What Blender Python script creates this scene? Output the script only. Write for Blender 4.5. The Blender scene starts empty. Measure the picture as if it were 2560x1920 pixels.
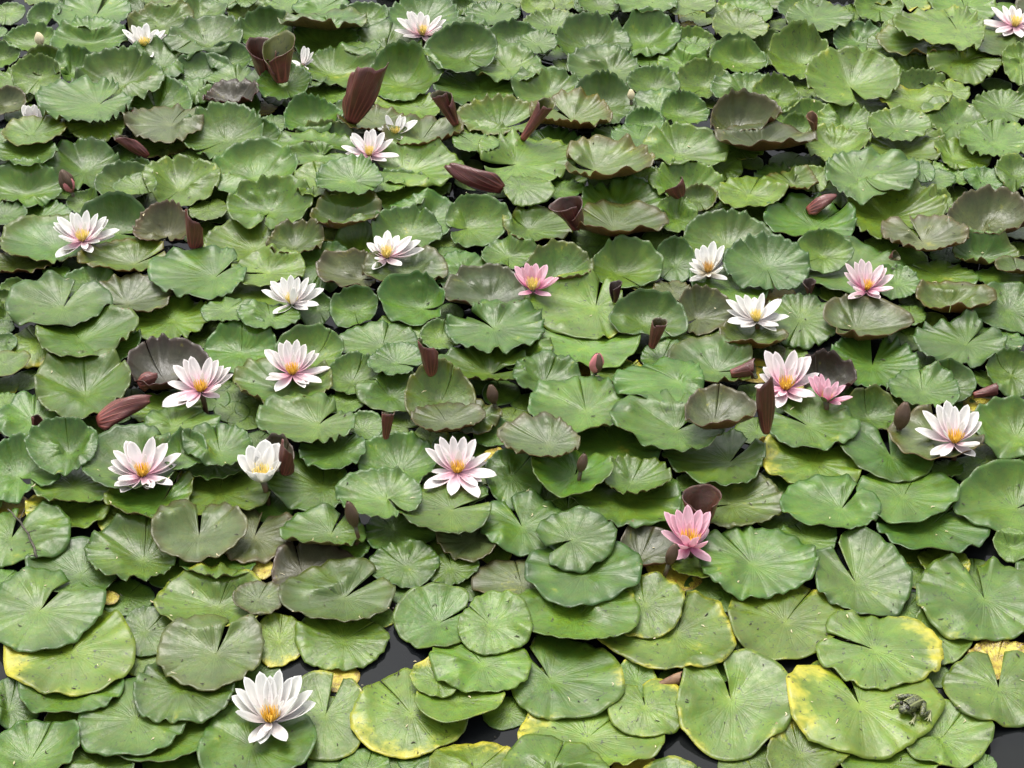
import bpy, math, random
import numpy as np
from mathutils import Vector, Matrix

random.seed(7)
RNG = np.random.default_rng(11)
scene = bpy.context.scene
COL = scene.collection

# ------------------------------------------------------------------ camera
PITCH = math.radians(36.3)
CAM_H = 2.7
HFOV = math.radians(25.3)
F = 1280.0 / math.tan(HFOV / 2)            # focal length in survey pixels (2560 wide)
cam_data = bpy.data.cameras.new("camera")
cam_data.sensor_width = 36.0
cam_data.lens = 18.0 / math.tan(HFOV / 2)
cam_data.clip_start = 0.05
cam_data.clip_end = 2000.0
cam = bpy.data.objects.new("camera", cam_data)
cam.location = (0, 0, CAM_H)
cam.rotation_euler = (math.pi / 2 - PITCH, 0, 0)
COL.objects.link(cam)
scene.camera = cam

# ------------------------------------------------------------------ sky and sun (overcast)
SUN_EL, SUN_AZ = math.radians(68), math.radians(-25)
world = bpy.data.worlds.new("World")
scene.world = world
world.use_nodes = True
wn, wl = world.node_tree.nodes, world.node_tree.links
wn.clear()
w_out = wn.new("ShaderNodeOutputWorld")
w_bg = wn.new("ShaderNodeBackground")
w_sky = wn.new("ShaderNodeTexSky")
w_sky.sky_type = 'NISHITA'
w_sky.sun_disc = False
w_sky.sun_elevation = SUN_EL
w_sky.sun_rotation = SUN_AZ
w_sky.air_density = 1.0
w_sky.dust_density = 4.0
w_sky.ozone_density = 1.0
w_hs = wn.new("ShaderNodeHueSaturation")
w_hs.inputs["Saturation"].default_value = 0.30
w_bg.inputs["Strength"].default_value = 0.145
wl.new(w_sky.outputs[0], w_hs.inputs["Color"])
wl.new(w_hs.outputs[0], w_bg.inputs["Color"])
wl.new(w_bg.outputs[0], w_out.inputs["Surface"])

sun_data = bpy.data.lights.new("sun", 'SUN')
sun_data.energy = 1.5
sun_data.angle = math.radians(34)
sun_data.color = (1.0, 0.97, 0.92)
sun = bpy.data.objects.new("sun", sun_data)
sd = Vector((math.sin(SUN_AZ) * math.cos(SUN_EL), math.cos(SUN_AZ) * math.cos(SUN_EL), math.sin(SUN_EL)))
sun.rotation_euler = (-sd).to_track_quat('-Z', 'Y').to_euler()
sun.location = sd * 20
COL.objects.link(sun)

scene.render.engine = 'CYCLES'
scene.cycles.use_adaptive_sampling = True
scene.cycles.adaptive_threshold = 0.025
scene.cycles.max_bounces = 4
scene.cycles.diffuse_bounces = 2
scene.cycles.glossy_bounces = 2
scene.view_settings.view_transform = 'Standard'
scene.view_settings.look = 'None'
scene.view_settings.gamma = 1.0
scene.view_settings.use_curve_mapping = False
scene.view_settings.exposure = 1.1

# ------------------------------------------------------------------ projection helpers
cP, sP = math.cos(PITCH), math.sin(PITCH)
FWD = np.array([0, cP, -sP]); UPV = np.array([0, sP, cP]); RGT = np.array([1.0, 0, 0])
CAMP = np.array([0, 0, CAM_H])
def unproject(px, py, z=0.0):
    d = RGT * (px - 1280) / F - UPV * (py - 960) / F + FWD
    t = (z - CAM_H) / d[2]
    return CAMP + d * t
def project(P):
    P = np.asarray(P, float) - CAMP
    d = P @ FWD
    return 1280 + F * (P @ RGT) / d, 960 - F * (P @ UPV) / d, d
def mpp(py, z=0.0):
    p = unproject(1280, py, z)
    return float((p - CAMP) @ FWD) / F
def dep(py):
    return PITCH + math.atan((py - 960) / F)
ZS = 2212 / 640.0
def tile(k, x, y):
    return k[0] * 640 + x / ZS, k[1] * 480 + y / ZS

def tag(o, label=None, cat=None, group=None, kind=None):
    if label: o["label"] = label
    if cat: o["category"] = cat
    if group: o["group"] = group
    if kind: o["kind"] = kind
    return o

# ------------------------------------------------------------------ material helpers
class NT:
    def __init__(self, name):
        self.m = bpy.data.materials.new(name); self.m.use_nodes = True
        self.t = self.m.node_tree; self.t.nodes.clear()
        self.out = self.t.nodes.new("ShaderNodeOutputMaterial")
    def n(self, typ, **kw):
        nd = self.t.nodes.new(typ)
        for k, v in kw.items(): setattr(nd, k, v)
        return nd
    def put(self, sock, v):
        if hasattr(v, "is_output"): self.t.links.new(v, sock)
        else: sock.default_value = v
    def math(self, op, a, b=0.0, c=None, clamp=False):
        nd = self.n("ShaderNodeMath", operation=op, use_clamp=clamp)
        self.put(nd.inputs[0], a); self.put(nd.inputs[1], b)
        if c is not None: self.put(nd.inputs[2], c)
        return nd.outputs[0]
    def ramp(self, v, a, b, lo=0.0, hi=1.0, smooth=True):
        nd = self.n("ShaderNodeMapRange", interpolation_type='SMOOTHSTEP' if smooth else 'LINEAR')
        self.put(nd.inputs["Value"], v)
        self.put(nd.inputs["From Min"], a); self.put(nd.inputs["From Max"], b)
        self.put(nd.inputs["To Min"], lo); self.put(nd.inputs["To Max"], hi)
        return nd.outputs["Result"]
    def mix(self, f, a, b, mode='MIX'):
        nd = self.n("ShaderNodeMix", data_type='RGBA', blend_type=mode)
        self.put(nd.inputs[0], f); self.put(nd.inputs[6], a); self.put(nd.inputs[7], b)
        return nd.outputs[2]
    def attr(self, name):
        nd = self.n("ShaderNodeAttribute", attribute_name=name)
        return nd
    def noise(self, vec, scale, detail=3.0, rough=0.5):
        nd = self.n("ShaderNodeTexNoise")
        self.put(nd.inputs["Vector"], vec); nd.inputs["Scale"].default_value = scale
        nd.inputs["Detail"].default_value = detail; nd.inputs["Roughness"].default_value = rough
        return nd.outputs[0]
    def bsdf(self, **kw):
        nd = self.n("ShaderNodeBsdfPrincipled")
        for k, v in kw.items(): self.put(nd.inputs[k.replace("_", " ")], v)
        self.t.links.new(nd.outputs[0], self.out.inputs[0])
        return nd
    def bump(self, h, strength, dist):
        nd = self.n("ShaderNodeBump")
        nd.inputs["Strength"].default_value = strength; nd.inputs["Distance"].default_value = dist
        self.put(nd.inputs["Height"], h)
        return nd.outputs[0]

def rgb(r, g, b): return (r, g, b, 1.0)

def make_leaf(name, under=False):
    T = NT(name)
    leaf = T.attr("leaf"); sep = T.n("ShaderNodeSeparateXYZ"); T.put(sep.inputs[0], leaf.outputs["Vector"])
    misc = T.attr("misc"); sm = T.n("ShaderNodeSeparateXYZ"); T.put(sm.inputs[0], misc.outputs["Vector"])
    yel, spot, rnd = sm.outputs
    u, v, rho = sep.outputs
    tint = T.attr("tint").outputs["Color"]
    off = T.n("ShaderNodeCombineXYZ")
    T.put(off.inputs[0], u); T.put(off.inputs[1], v); T.put(off.inputs[2], T.math('MULTIPLY', rnd, 37.0))
    pos = off.outputs[0]
    n1 = T.noise(pos, 2.2, 2.0); n2 = T.noise(pos, 11.0, 2.0); n3 = T.noise(pos, 45.0, 0.0)
    ang = T.math('ARCTAN2', v, u)
    wob = T.math('MULTIPLY', T.math('SUBTRACT', n1, 0.5), 0.35)
    def veins(N, w0, w1):
        t = T.math('ADD', T.math('MULTIPLY', ang, N / (2 * math.pi)), wob)
        d = T.math('ABSOLUTE', T.math('SUBTRACT', T.math('FRACT', T.math('ADD', t, 100.0)), 0.5))
        dist = T.math('MULTIPLY', T.math('MULTIPLY', d, rho), 2 * math.pi / N)
        return t, T.ramp(dist, w0, w1, 1.0, 0.0)
    t1, line1 = veins(19.0, 0.002, 0.019)
    t2, line2 = veins(38.0, 0.002, 0.013)
    fade = T.ramp(rho, 0.15, 1.0, 1.0, 0.12, smooth=False)
    line1 = T.math('MULTIPLY', line1, fade)
    line2 = T.math('MULTIPLY', T.math('MULTIPLY', line2, T.ramp(rho, 0.25, 0.55)), T.math('MULTIPLY', fade, 0.5))
    lines = T.math('MAXIMUM', line1, line2)
    # midrib runs opposite the slit (slit lies along +u)
    mid = T.math('MULTIPLY', T.ramp(T.math('ABSOLUTE', v), 0.004, 0.026, 1.0, 0.0), T.ramp(u, -0.95, -0.02, 0.25, 1.0))
    mid = T.math('MULTIPLY', mid, T.ramp(u, -0.03, 0.0, 1.0, 0.0))
    lines = T.math('MAXIMUM', lines, mid)
    ripple = T.math('MULTIPLY', T.math('COSINE', T.math('MULTIPLY', t1, 2 * math.pi)), T.ramp(rho, 0.05, 0.4, 0.25, 1.0))
    ripple = T.math('MULTIPLY', ripple, T.ramp(rho, 0.35, 1.0, 1.0, 0.15))
    val = T.ramp(n1, 0.25, 0.75, 0.74, 1.26)
    hsv = T.n("ShaderNodeHueSaturation"); T.put(hsv.inputs["Color"], tint); T.put(hsv.inputs["Value"], val)
    T.put(hsv.inputs["Hue"], T.ramp(n2, 0.3, 0.7, 0.488, 0.512)); 
    col = hsv.outputs[0]
    pale = T.mix(1.0, tint, rgb(2.0, 1.75, 2.0) if not under else rgb(2.6, 2.4, 2.3), 'MULTIPLY')
    if not under:
        col = T.mix(T.math('MULTIPLY', T.math('MULTIPLY', lines, T.ramp(rho, 0.1, 0.75, 1.0, 0.15)), 0.12), col, pale)
        col = T.mix(T.ramp(rho, 0.0, 0.16, 0.4, 0.0), col, pale)
        # worn, yellowing margins
        y2 = T.math('ADD', yel, T.math('MULTIPLY', T.math('SUBTRACT', n2, 0.5), 0.7))
        y2 = T.math('ADD', y2, T.math('MULTIPLY', T.math('SUBTRACT', n1, 0.5), 1.3))
        ym = T.ramp(y2, 0.22, 0.80)
        col = T.mix(T.math('MULTIPLY', ym, 0.85), col, rgb(0.40, 0.35, 0.03))
        bm = T.math('MULTIPLY', T.ramp(y2, 0.86, 1.06), T.ramp(n3, 0.40, 0.52))
        col = T.mix(bm, col, rgb(0.11, 0.05, 0.018))
        # pin-prick spots and dark insect trails
        vo = T.n("ShaderNodeTexVoronoi"); T.put(vo.inputs["Vector"], pos); vo.inputs["Scale"].default_value = 8.0
        dots = T.math('MULTIPLY', T.ramp(vo.outputs["Distance"], 0.09, 0.15, 1.0, 0.0), T.ramp(n1, 0.42, 0.56))
        n4 = T.noise(pos, 7.0, 1.0)
        band = T.ramp(T.math('ABSOLUTE', T.math('SUBTRACT', n4, 0.5)), 0.010, 0.020, 1.0, 0.0)
        gate = T.ramp(T.noise(pos, 6.5, 1.0), 0.56, 0.59)
        marks = T.math('MAXIMUM', dots, T.math('MULTIPLY', band, gate))
        marks = T.math('MULTIPLY', marks, spot, clamp=True)
        col = T.mix(marks, col, rgb(0.018, 0.022, 0.01))
        h = T.math('ADD', T.math('MULTIPLY', lines, 0.3), T.math('MULTIPLY', ripple, 0.22))
        h = T.math('ADD', h, T.math('MULTIPLY', n2, 0.7))
        h = T.math('ADD', h, T.math('MULTIPLY', n3, 0.12))
        nor = T.bump(h, 0.36, 0.003)
        ro = T.ramp(n2, 0.3, 0.7, 0.36, 0.48)
        T.bsdf(Base_Color=col, Roughness=ro, Normal=nor, IOR=1.46)
    else:
        col = T.mix(T.math('MULTIPLY', lines, T.math('ADD', 0.35, T.math('MULTIPLY', spot, 0.5))), col, pale)
        nor = T.bump(T.math('ADD', lines, T.math('MULTIPLY', n2, 0.8)), 0.32, 0.003)
        T.bsdf(Base_Color=col, Roughness=0.38, Normal=nor)
    return T.m
M_TOP = make_leaf("leaf_upper_side")
M_UND = make_leaf("leaf_underside", True)

def make_petal():
    T = NT("petal")
    sep = T.n("ShaderNodeSeparateXYZ"); T.put(sep.inputs[0], T.attr("leaf").outputs["Vector"])
    u, t, side = sep.outputs
    oi = T.n("ShaderNodeObjectInfo")
    tipc = T.mix(oi.outputs["Alpha"], rgb(0.93, 0.915, 0.87), oi.outputs["Color"])
    col = T.mix(T.ramp(t, 0.0, 0.68), oi.outputs["Color"], tipc)
    comb = T.n("ShaderNodeCombineXYZ"); T.put(comb.inputs[0], T.math('MULTIPLY', u, 26.0)); T.put(comb.inputs[1], T.math('MULTIPLY', t, 2.0))
    T.put(comb.inputs[2], T.math('MULTIPLY', oi.outputs["Random"], 50.0))
    streak = T.noise(comb.outputs[0], 1.0, 2.0)
    col = T.mix(T.ramp(streak, 0.45, 0.7, 0.0, 0.18), col, T.mix(1.0, col, rgb(0.86, 0.78, 0.82), 'MULTIPLY'))
    c2 = T.n("ShaderNodeCombineXYZ"); T.put(c2.inputs[0], T.math('MULTIPLY', u, 2.2)); T.put(c2.inputs[1], T.math('MULTIPLY', t, 6.0))
    T.put(c2.inputs[2], T.math('MULTIPLY', oi.outputs["Random"], 90.0))
    vo = T.n("ShaderNodeTexVoronoi"); T.put(vo.inputs["Vector"], c2.outputs[0]); vo.inputs["Scale"].default_value = 1.6
    sp = T.math('MULTIPLY', T.ramp(vo.outputs["Distance"], 0.05, 0.09, 1.0, 0.0), T.ramp(T.noise(c2.outputs[0], 0.6, 0.0), 0.52, 0.58))
    col = T.mix(T.math('MULTIPLY', sp, 0.75), col, rgb(0.12, 0.09, 0.07))
    nor = T.bump(streak, 0.25, 0.002)
    p = T.bsdf(Base_Color=col, Roughness=0.5, Normal=nor)
    tr = T.n("ShaderNodeBsdfTranslucent"); T.put(tr.inputs["Color"], col); T.put(tr.inputs["Normal"], nor)
    mx = T.n("ShaderNodeMixShader"); mx.inputs[0].default_value = 0.45
    T.t.links.new(p.outputs[0], mx.inputs[1]); T.t.links.new(tr.outputs[0], mx.inputs[2]); T.t.links.new(mx.outputs[0], T.out.inputs[0])
    return T.m
M_PETAL = make_petal()

def make_simple(name, c1, c2, scale, rough, bump=0.3):
    T = NT(name)
    co = T.n("ShaderNodeTexCoord").outputs["Object"]
    n = T.noise(co, scale, 4.0)
    col = T.mix(T.ramp(n, 0.35, 0.65), rgb(*c1), rgb(*c2))
    T.bsdf(Base_Color=col, Roughness=rough, Normal=T.bump(n, bump, 0.002))
    return T.m
M_SEPAL = make_simple("sepal", (0.10, 0.055, 0.025), (0.055, 0.03, 0.018), 90, 0.5)
M_SEPAL_G = make_simple("sepal_green", (0.16, 0.17, 0.05), (0.10, 0.075, 0.03), 90, 0.5)
M_BUDPINK = make_simple("bud_pink", (0.62, 0.22, 0.22), (0.45, 0.13, 0.14), 120, 0.5)
M_BUDCREAM = make_simple("bud_cream", (0.72, 0.64, 0.42), (0.60, 0.50, 0.28), 120, 0.5)
M_STAMEN = make_simple("stamen", (0.85, 0.42, 0.03), (0.80, 0.55, 0.07), 160, 0.5)
M_STAMEN_Y = make_simple("stamen_yellow", (0.85, 0.62, 0.12), (0.85, 0.70, 0.22), 160, 0.5)
M_STAMEN_B = make_simple("stamen_fading", (0.50, 0.25, 0.04), (0.62, 0.38, 0.08), 160, 0.6)
M_STEM = make_simple("stem", (0.10, 0.05, 0.025), (0.06, 0.06, 0.02), 60, 0.5)
M_TWIG = make_simple("twig_bark", (0.035, 0.03, 0.02), (0.07, 0.06, 0.04), 120, 0.8)
M_DEAD = make_simple("withered_leaf", (0.09, 0.040, 0.018), (0.20, 0.11, 0.05), 60, 0.6, 0.8)

def make_water():
    T = NT("pond_water")
    co = T.n("ShaderNodeTexCoord").outputs["Object"]
    n = T.noise(co, 3.0, 3.0); n2 = T.noise(co, 38.0, 2.0)
    col = T.mix(T.ramp(n, 0.3, 0.7), rgb(0.006, 0.007, 0.008), rgb(0.012, 0.013, 0.011))
    h = T.math('ADD', T.math('MULTIPLY', n, 0.6), T.math('MULTIPLY', n2, 0.05))
    T.bsdf(Base_Color=col, Roughness=0.03, IOR=1.27, Normal=T.bump(h, 0.16, 0.02))
    return T.m
M_WATER = make_water()

# ------------------------------------------------------------------ pond water
me = bpy.data.meshes.new("pond_water")
S = 400.0
me.from_pydata([(-S, -S, 0), (S, -S, 0), (S, S, 0), (-S, S, 0)], [], [(0, 1, 2, 3)])
me.materials.append(M_WATER)
water = bpy.data.objects.new("pond_water", me); COL.objects.link(water)
tag(water, "still dark pond water reflecting the grey sky", kind="structure")

# ------------------------------------------------------------------ leaf pad geometry
def np_mesh(name, V, loops, starts, totals, smooth, mats, midx, attrs):
    m = bpy.data.meshes.new(name)
    m.vertices.add(len(V)); m.vertices.foreach_set("co", np.ascontiguousarray(V, np.float32).ravel())
    m.loops.add(len(loops)); m.loops.foreach_set("vertex_index", np.ascontiguousarray(loops, np.int32))
    m.polygons.add(len(starts))
    m.polygons.foreach_set("loop_start", np.ascontiguousarray(starts, np.int32))
    m.polygons.foreach_set("loop_total", np.ascontiguousarray(totals, np.int32))
    for mt in mats: m.materials.append(mt)
    m.polygons.foreach_set("material_index", np.ascontiguousarray(midx, np.int32))
    m.update(calc_edges=True)
    m.polygons.foreach_set("use_smooth", np.ascontiguousarray(smooth, bool))
    for k, (typ, arr) in attrs.items():
        a = m.attributes.new(k, typ, 'POINT')
        a.data.foreach_set("color" if typ == 'FLOAT_COLOR' else "vector", np.ascontiguousarray(arr, np.float32).ravel())
    return m

_topo = {}
def topo_disc(nr, nt):
    """centre + nr rings x nt spokes, open along the slit; shell of two sheets with a rim"""
    if (nr, nt) in _topo: return _topo[(nr, nt)]
    n = 1 + nr * nt
    idx = lambda r, t: 1 + r * nt + t
    polys = []
    mi, sm = [], []
    for side in (0, 1):
        o = side * n
        for t in range(nt - 1):
            f = [o, o + idx(0, t), o + idx(0, t + 1)]
            polys.append(f if side == 0 else f[::-1]); mi.append(side); sm.append(True)
        for r in range(nr - 1):
            for t in range(nt - 1):
                f = [o + idx(r, t), o + idx(r + 1, t), o + idx(r + 1, t + 1), o + idx(r, t + 1)]
                polys.append(f if side == 0 else f[::-1]); mi.append(side); sm.append(True)
    edge = [0] + [idx(r, 0) for r in range(nr)] + [idx(nr - 1, t) for t in range(1, nt)] + [idx(r, nt - 1) for r in range(nr - 2, -1, -1)]
    for a, b in zip(edge, edge[1:] + edge[:1]):
        polys.append([a, n + a, n + b, b]); mi.append(0); sm.append(False)
    tot = np.array([len(p) for p in polys]); st = np.concatenate([[0], np.cumsum(tot)[:-1]])
    lo = np.array([i for p in polys for i in p])
    _topo[(nr, nt)] = (lo, st, tot, np.array(sm), np.array(mi))
    return _topo[(nr, nt)]

CELL = 0.005
HX0, HY0, HNX, HNY = -2.7, 1.4, 1080, 1160
HGT = np.zeros((HNX, HNY), np.float32)
def hidx(x, y):
    return (np.clip(((x - HX0) / CELL).astype(int), 0, HNX - 1), np.clip(((y - HY0) / CELL).astype(int), 0, HNY - 1))
def hmax(x, y, r):
    a, b = hidx(np.array([x - r, x + r]), np.array([y - r, y + r]))
    return float(HGT[a[0]:a[1] + 1, b[0]:b[1] + 1].max())
OW, OH = 320, 240
OWNER = -np.ones((OH, OW), np.int32); ZB = np.full((OH, OW), 1e9)

KIND = {  # upper colour, margin colour, underside colour
 'g':  ((0.078, 0.152, 0.010), (0.050, 0.116, 0.012), (0.130, 0.110, 0.024)),
 'go': ((0.074, 0.144, 0.010), (0.088, 0.112, 0.008), (0.150, 0.090, 0.020)),
 'gv': ((0.072, 0.148, 0.010), (0.072, 0.124, 0.008), (0.130, 0.098, 0.024)),
 'l':  ((0.098, 0.178, 0.011), (0.096, 0.166, 0.011), (0.140, 0.130, 0.028)),
 'd':  ((0.074, 0.098, 0.024), (0.076, 0.070, 0.020), (0.130, 0.056, 0.018)),
 'dv': ((0.074, 0.112, 0.024), (0.076, 0.084, 0.020), (0.130, 0.062, 0.018)),
 'do': ((0.074, 0.110, 0.016), (0.082, 0.076, 0.013), (0.150, 0.070, 0.016)),
 'dg': ((0.076, 0.130, 0.015), (0.074, 0.100, 0.014), (0.130, 0.078, 0.022)),
 'o':  ((0.078, 0.122, 0.010), (0.090, 0.080, 0.009), (0.160, 0.080, 0.016)),
 'dw': ((0.066, 0.074, 0.026), (0.070, 0.050, 0.022), (0.110, 0.036, 0.026)),
 'dm': ((0.060, 0.064, 0.024), (0.062, 0.046, 0.020), (0.110, 0.036, 0.026)),
 'm':  ((0.036, 0.032, 0.012), (0.042, 0.024, 0.011), (0.105, 0.026, 0.020)),
 'Y':  ((0.360, 0.230, 0.020), (0.260, 0.130, 0.025), (0.160, 0.080, 0.030)),
 'y':  ((0.108, 0.180, 0.010), (0.120, 0.180, 0.010), (0.150, 0.120, 0.024)),
}

def smoothstep(a, b, x):
    t = np.clip((x - a) / (b - a), 0, 1); return t * t * (3 - 2 * t)

class Pad: pass

def pad_shape(P, nr, nt):
    """leaf surface in metres about its petiole, before draping: returns X, Y, Z of (nr, nt) and the flat leaf coordinates"""
    rg = P.rg
    gap = P.gap
    th = np.linspace(0, 1, nt)
    th = gap + (2 * math.pi - 2 * gap) * th              # angle from slit direction
    rr = (np.arange(1, nr + 1) / nr) ** 0.8
    TH, RR = np.meshgrid(th, rr)
    edge = np.minimum(TH - gap, 2 * math.pi - gap - TH)
    lobe = 1 - P.lobe * np.exp(-(edge / 0.16) ** 2) + 0.05 * np.exp(-((edge - 0.45) / 0.25) ** 2)
    ph = rg.uniform(0, 6.28, 8)
    jit = sum(rg.uniform(0.3, 0.9) * np.sin(k * TH + ph[k]) for k in (2, 3, 4))
    wave = np.sin(P.nw * TH + 1.6 * jit + ph[0]) * (0.55 + 0.45 * np.sin(3 * TH + ph[1]))
    wave = wave + 0.35 * np.sin(1.9 * P.nw * TH + ph[5] + jit)
    out = 1 + 0.05 * np.sin(2 * TH + ph[2]) + 0.035 * np.sin(3 * TH + ph[3]) + 0.02 * np.sin(5 * TH + ph[4])
    out = out * (1 - P.scal * np.abs(np.sin(P.nw * TH * 0.5 + 0.8 * jit + ph[0])) * 1.6) * lobe
    # slit edges drawn to the petiole
    TT = TH
    u, v = RR * np.cos(TT), RR * np.sin(TT)               # leaf coordinates, slit along +u
    GA = TT + P.slit                                       # ground angle
    cx, sy = np.cos(GA), np.sin(GA)
    wx = np.where(cx > 0, P.R, P.L)
    b = smoothstep(-0.35, 0.35, cx); wx = P.L * (1 - b) + P.R * b
    b = smoothstep(-0.35, 0.35, sy)
    ly = P.w * (P.sb * b + P.sf * (1 - b))
    el_side = 0.45 * (P.al + P.be) * 0.5 + P.cup
    el = np.where(sy > 0, P.al * np.abs(sy) ** 1.2, P.be * np.abs(sy) ** 1.2) + el_side * (1 - np.abs(sy) ** 1.2)
    pw = P.pw
    hs = 1 - (1 - np.cos(el)) * RR ** (pw - 1)
    X = wx * cx * RR * out * hs
    Y = ly * sy * RR * out * hs
    Rw = np.sqrt((wx * cx) ** 2 + (ly * sy) ** 2)
    Z = Rw * np.sin(el) * RR ** pw
    Z = Z + P.w * P.amp * RR ** 3.8 * wave
    Z = Z + P.w * 0.012 * np.sin(2.3 * X / P.w + ph[6]) * RR + P.w * 0.015 * np.sin(3.1 * Y / P.w + ph[7]) * RR
    # near margin turned up, showing the underside as a lip
    fr = np.maximum(-np.sin(GA + P.lipdir), 0) ** 1.5 * (0.7 + 0.3 * np.sin(4 * TH + ph[3]))
    Z = Z + P.w * P.lip * fr * RR ** 6
    # crease along the midrib
    Z = Z + P.w * P.fold * np.abs(v) * RR ** 0.3
    # slight funnel at the petiole
    Z = Z + P.w * 0.03 * (1 - np.exp(-(RR / 0.18) ** 2))
    return X, Y, Z, u, v, RR

def drape(P, X, Y, Z, rest=True):
    """settle the leaf on whatever already lies there"""
    x = P.c[0] + X; y = P.c[1] + Y
    a, b = hidx(x, y)
    gp = P.gapz
    need = np.maximum(HGT[a, b] + gp, 0.008) - Z
    if not rest: return Z + 0.004, 0.004
    z0 = float(np.quantile(need, 0.70))
    z0 = max(z0, 0.008 - float(np.quantile(Z, 0.3)))
    Z = Z + z0
    res = np.maximum(HGT[a, b] + 0.0035, 0.006) - Z
    f = np.maximum(res, 0); f = np.minimum(f, 0.024)
    base = f.copy()
    for _ in range(30):
        g = f.copy()
        g[1:-1] = (f[:-2] + f[2:] + 2 * f[1:-1]) / 4
        g[:, 1:-1] = (g[:, :-2] + g[:, 2:] + 2 * g[:, 1:-1]) / 4
        f = np.maximum(base * 0.96, g)
    return Z + f, z0 + float(f[0].mean())

def upsample(A, kr=3, kt=3):
    nr, nt = A.shape
    r = np.linspace(0, nr - 1, nr * kr); t = np.linspace(0, nt - 1, nt * kt)
    i = np.minimum(r.astype(int), nr - 2); fr = (r - i)[:, None]
    A2 = A[i] * (1 - fr) + A[i + 1] * fr
    j = np.minimum(t.astype(int), nt - 2); ft = (t - j)[None]
    return A2[:, j] * (1 - ft) + A2[:, j + 1] * ft

def stamp(P, x, y, z, own=True):
    xs, ys, zs = upsample(x).ravel(), upsample(y).ravel(), upsample(z).ravel()
    a, b = hidx(xs, ys)
    np.maximum.at(HGT, (a, b), zs.astype(np.float32))
    if own:
        px, py, d = project(np.stack([xs, ys, zs], 1))
        i = (py * OH / 1920).astype(int); j = (px * OW / 2560).astype(int)
        ok = (i >= 0) & (i < OH) & (j >= 0) & (j < OW)
        i, j, d = i[ok], j[ok], d[ok]
        o = np.argsort(-d); i, j, d = i[o], j[o], d[o]
        m = d < ZB[i, j]
        OWNER[i[m], j[m]] = P.id; ZB[i[m], j[m]] = d[m]

def pad_arrays(P):
    x, y, z = P.c[0] + P.X, P.c[1] + P.Y, P.Z
    nr, nt = x.shape
    ctr = np.array([[P.c[0], P.c[1], float(P.Z[0].mean()) - 0.001]])
    top = np.concatenate([ctr, np.stack([x, y, z], -1).reshape(-1, 3)])
    # thickness along the surface normal
    G = np.stack([x, y, z], -1)
    dr = np.gradient(G, axis=0); dt = np.gradient(G, axis=1)
    N = np.cross(dr, dt); N /= np.maximum(np.linalg.norm(N, axis=-1, keepdims=True), 1e-9)
    nv = np.concatenate([[[0, 0, 1.0]], N.reshape(-1, 3)])
    bot = top - nv * 0.0011
    V = np.concatenate([top, bot])
    lu = np.concatenate([[[0, 0, 0]], np.stack([P.u, P.v, P.RR], -1).reshape(-1, 3)])
    c1, c2, c3 = [np.array(c) * P.vary * 0.70 for c in KIND[P.kind]]
    m = smoothstep(0.72, 1.0, lu[:, 2])[:, None]
    ct = c1 * (1 - m) + c2 * m
    tint = np.concatenate([np.c_[ct, np.ones(len(ct))], np.tile(np.r_[c3, 1], (len(ct), 1))])
    yel = np.zeros(len(lu))
    if P.kind == 'y':
        ga = np.arctan2(top[:, 1] - P.c[1], top[:, 0] - P.c[0])
        sec = np.maximum(np.cos(ga - P.ydir), 0) ** 1.5
        yel = sec * smoothstep(0.35, 1.0, lu[:, 2]) * 0.58 + 0.18 * smoothstep(0.86, 1.0, lu[:, 2])
    elif P.kind == 'l':
        yel = P.wear * smoothstep(0.8, 1.0, lu[:, 2])
    elif P.kind == 'Y':
        yel = 0.6 + 0.5 * smoothstep(0.4, 1.0, lu[:, 2])
    misc = np.stack([yel, np.full(len(lu), P.spot), np.full(len(lu), P.rnd)], -1)
    return V, tint, np.concatenate([lu, lu]), np.concatenate([misc, misc])

def pad_object(P, name="lily_pad"):
    V, tint, leaf, misc = pad_arrays(P)
    org = np.array([P.c[0], P.c[1], float(P.Z.min())])
    lo, st, tot, sm, mi = topo_disc(*P.X.shape)
    m = np_mesh(name, V - org, lo, st, tot, sm, (M_TOP, M_UND), mi,
                {"tint": ('FLOAT_COLOR', tint), "leaf": ('FLOAT_VECTOR', leaf), "misc": ('FLOAT_VECTOR', misc)})
    o = bpy.data.objects.new(name, m); o.location = org; COL.objects.link(o)
    return o

def pads_joined(pads, name):
    Vs, Ts, Ls, Ms, LO, ST, TO, SM, MI = [], [], [], [], [], [], [], [], []
    vo = lo_ = 0
    for P in pads:
        V, t, l, mm = pad_arrays(P)
        lo, st, tot, sm, mi = topo_disc(*P.X.shape)
        Vs.append(V); Ts.append(t); Ls.append(l); Ms.append(mm)
        LO.append(lo + vo); ST.append(st + lo_); TO.append(tot); SM.append(sm); MI.append(mi)
        vo += len(V); lo_ += len(lo)
    c = np.concatenate
    m = np_mesh(name, c(Vs), c(LO), c(ST), c(TO), c(SM), (M_TOP, M_UND), c(MI),
                {"tint": ('FLOAT_COLOR', c(Ts)), "leaf": ('FLOAT_VECTOR', c(Ls)), "misc": ('FLOAT_VECTOR', c(Ms))})
    o = bpy.data.objects.new(name, m); COL.objects.link(o)
    return o

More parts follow.
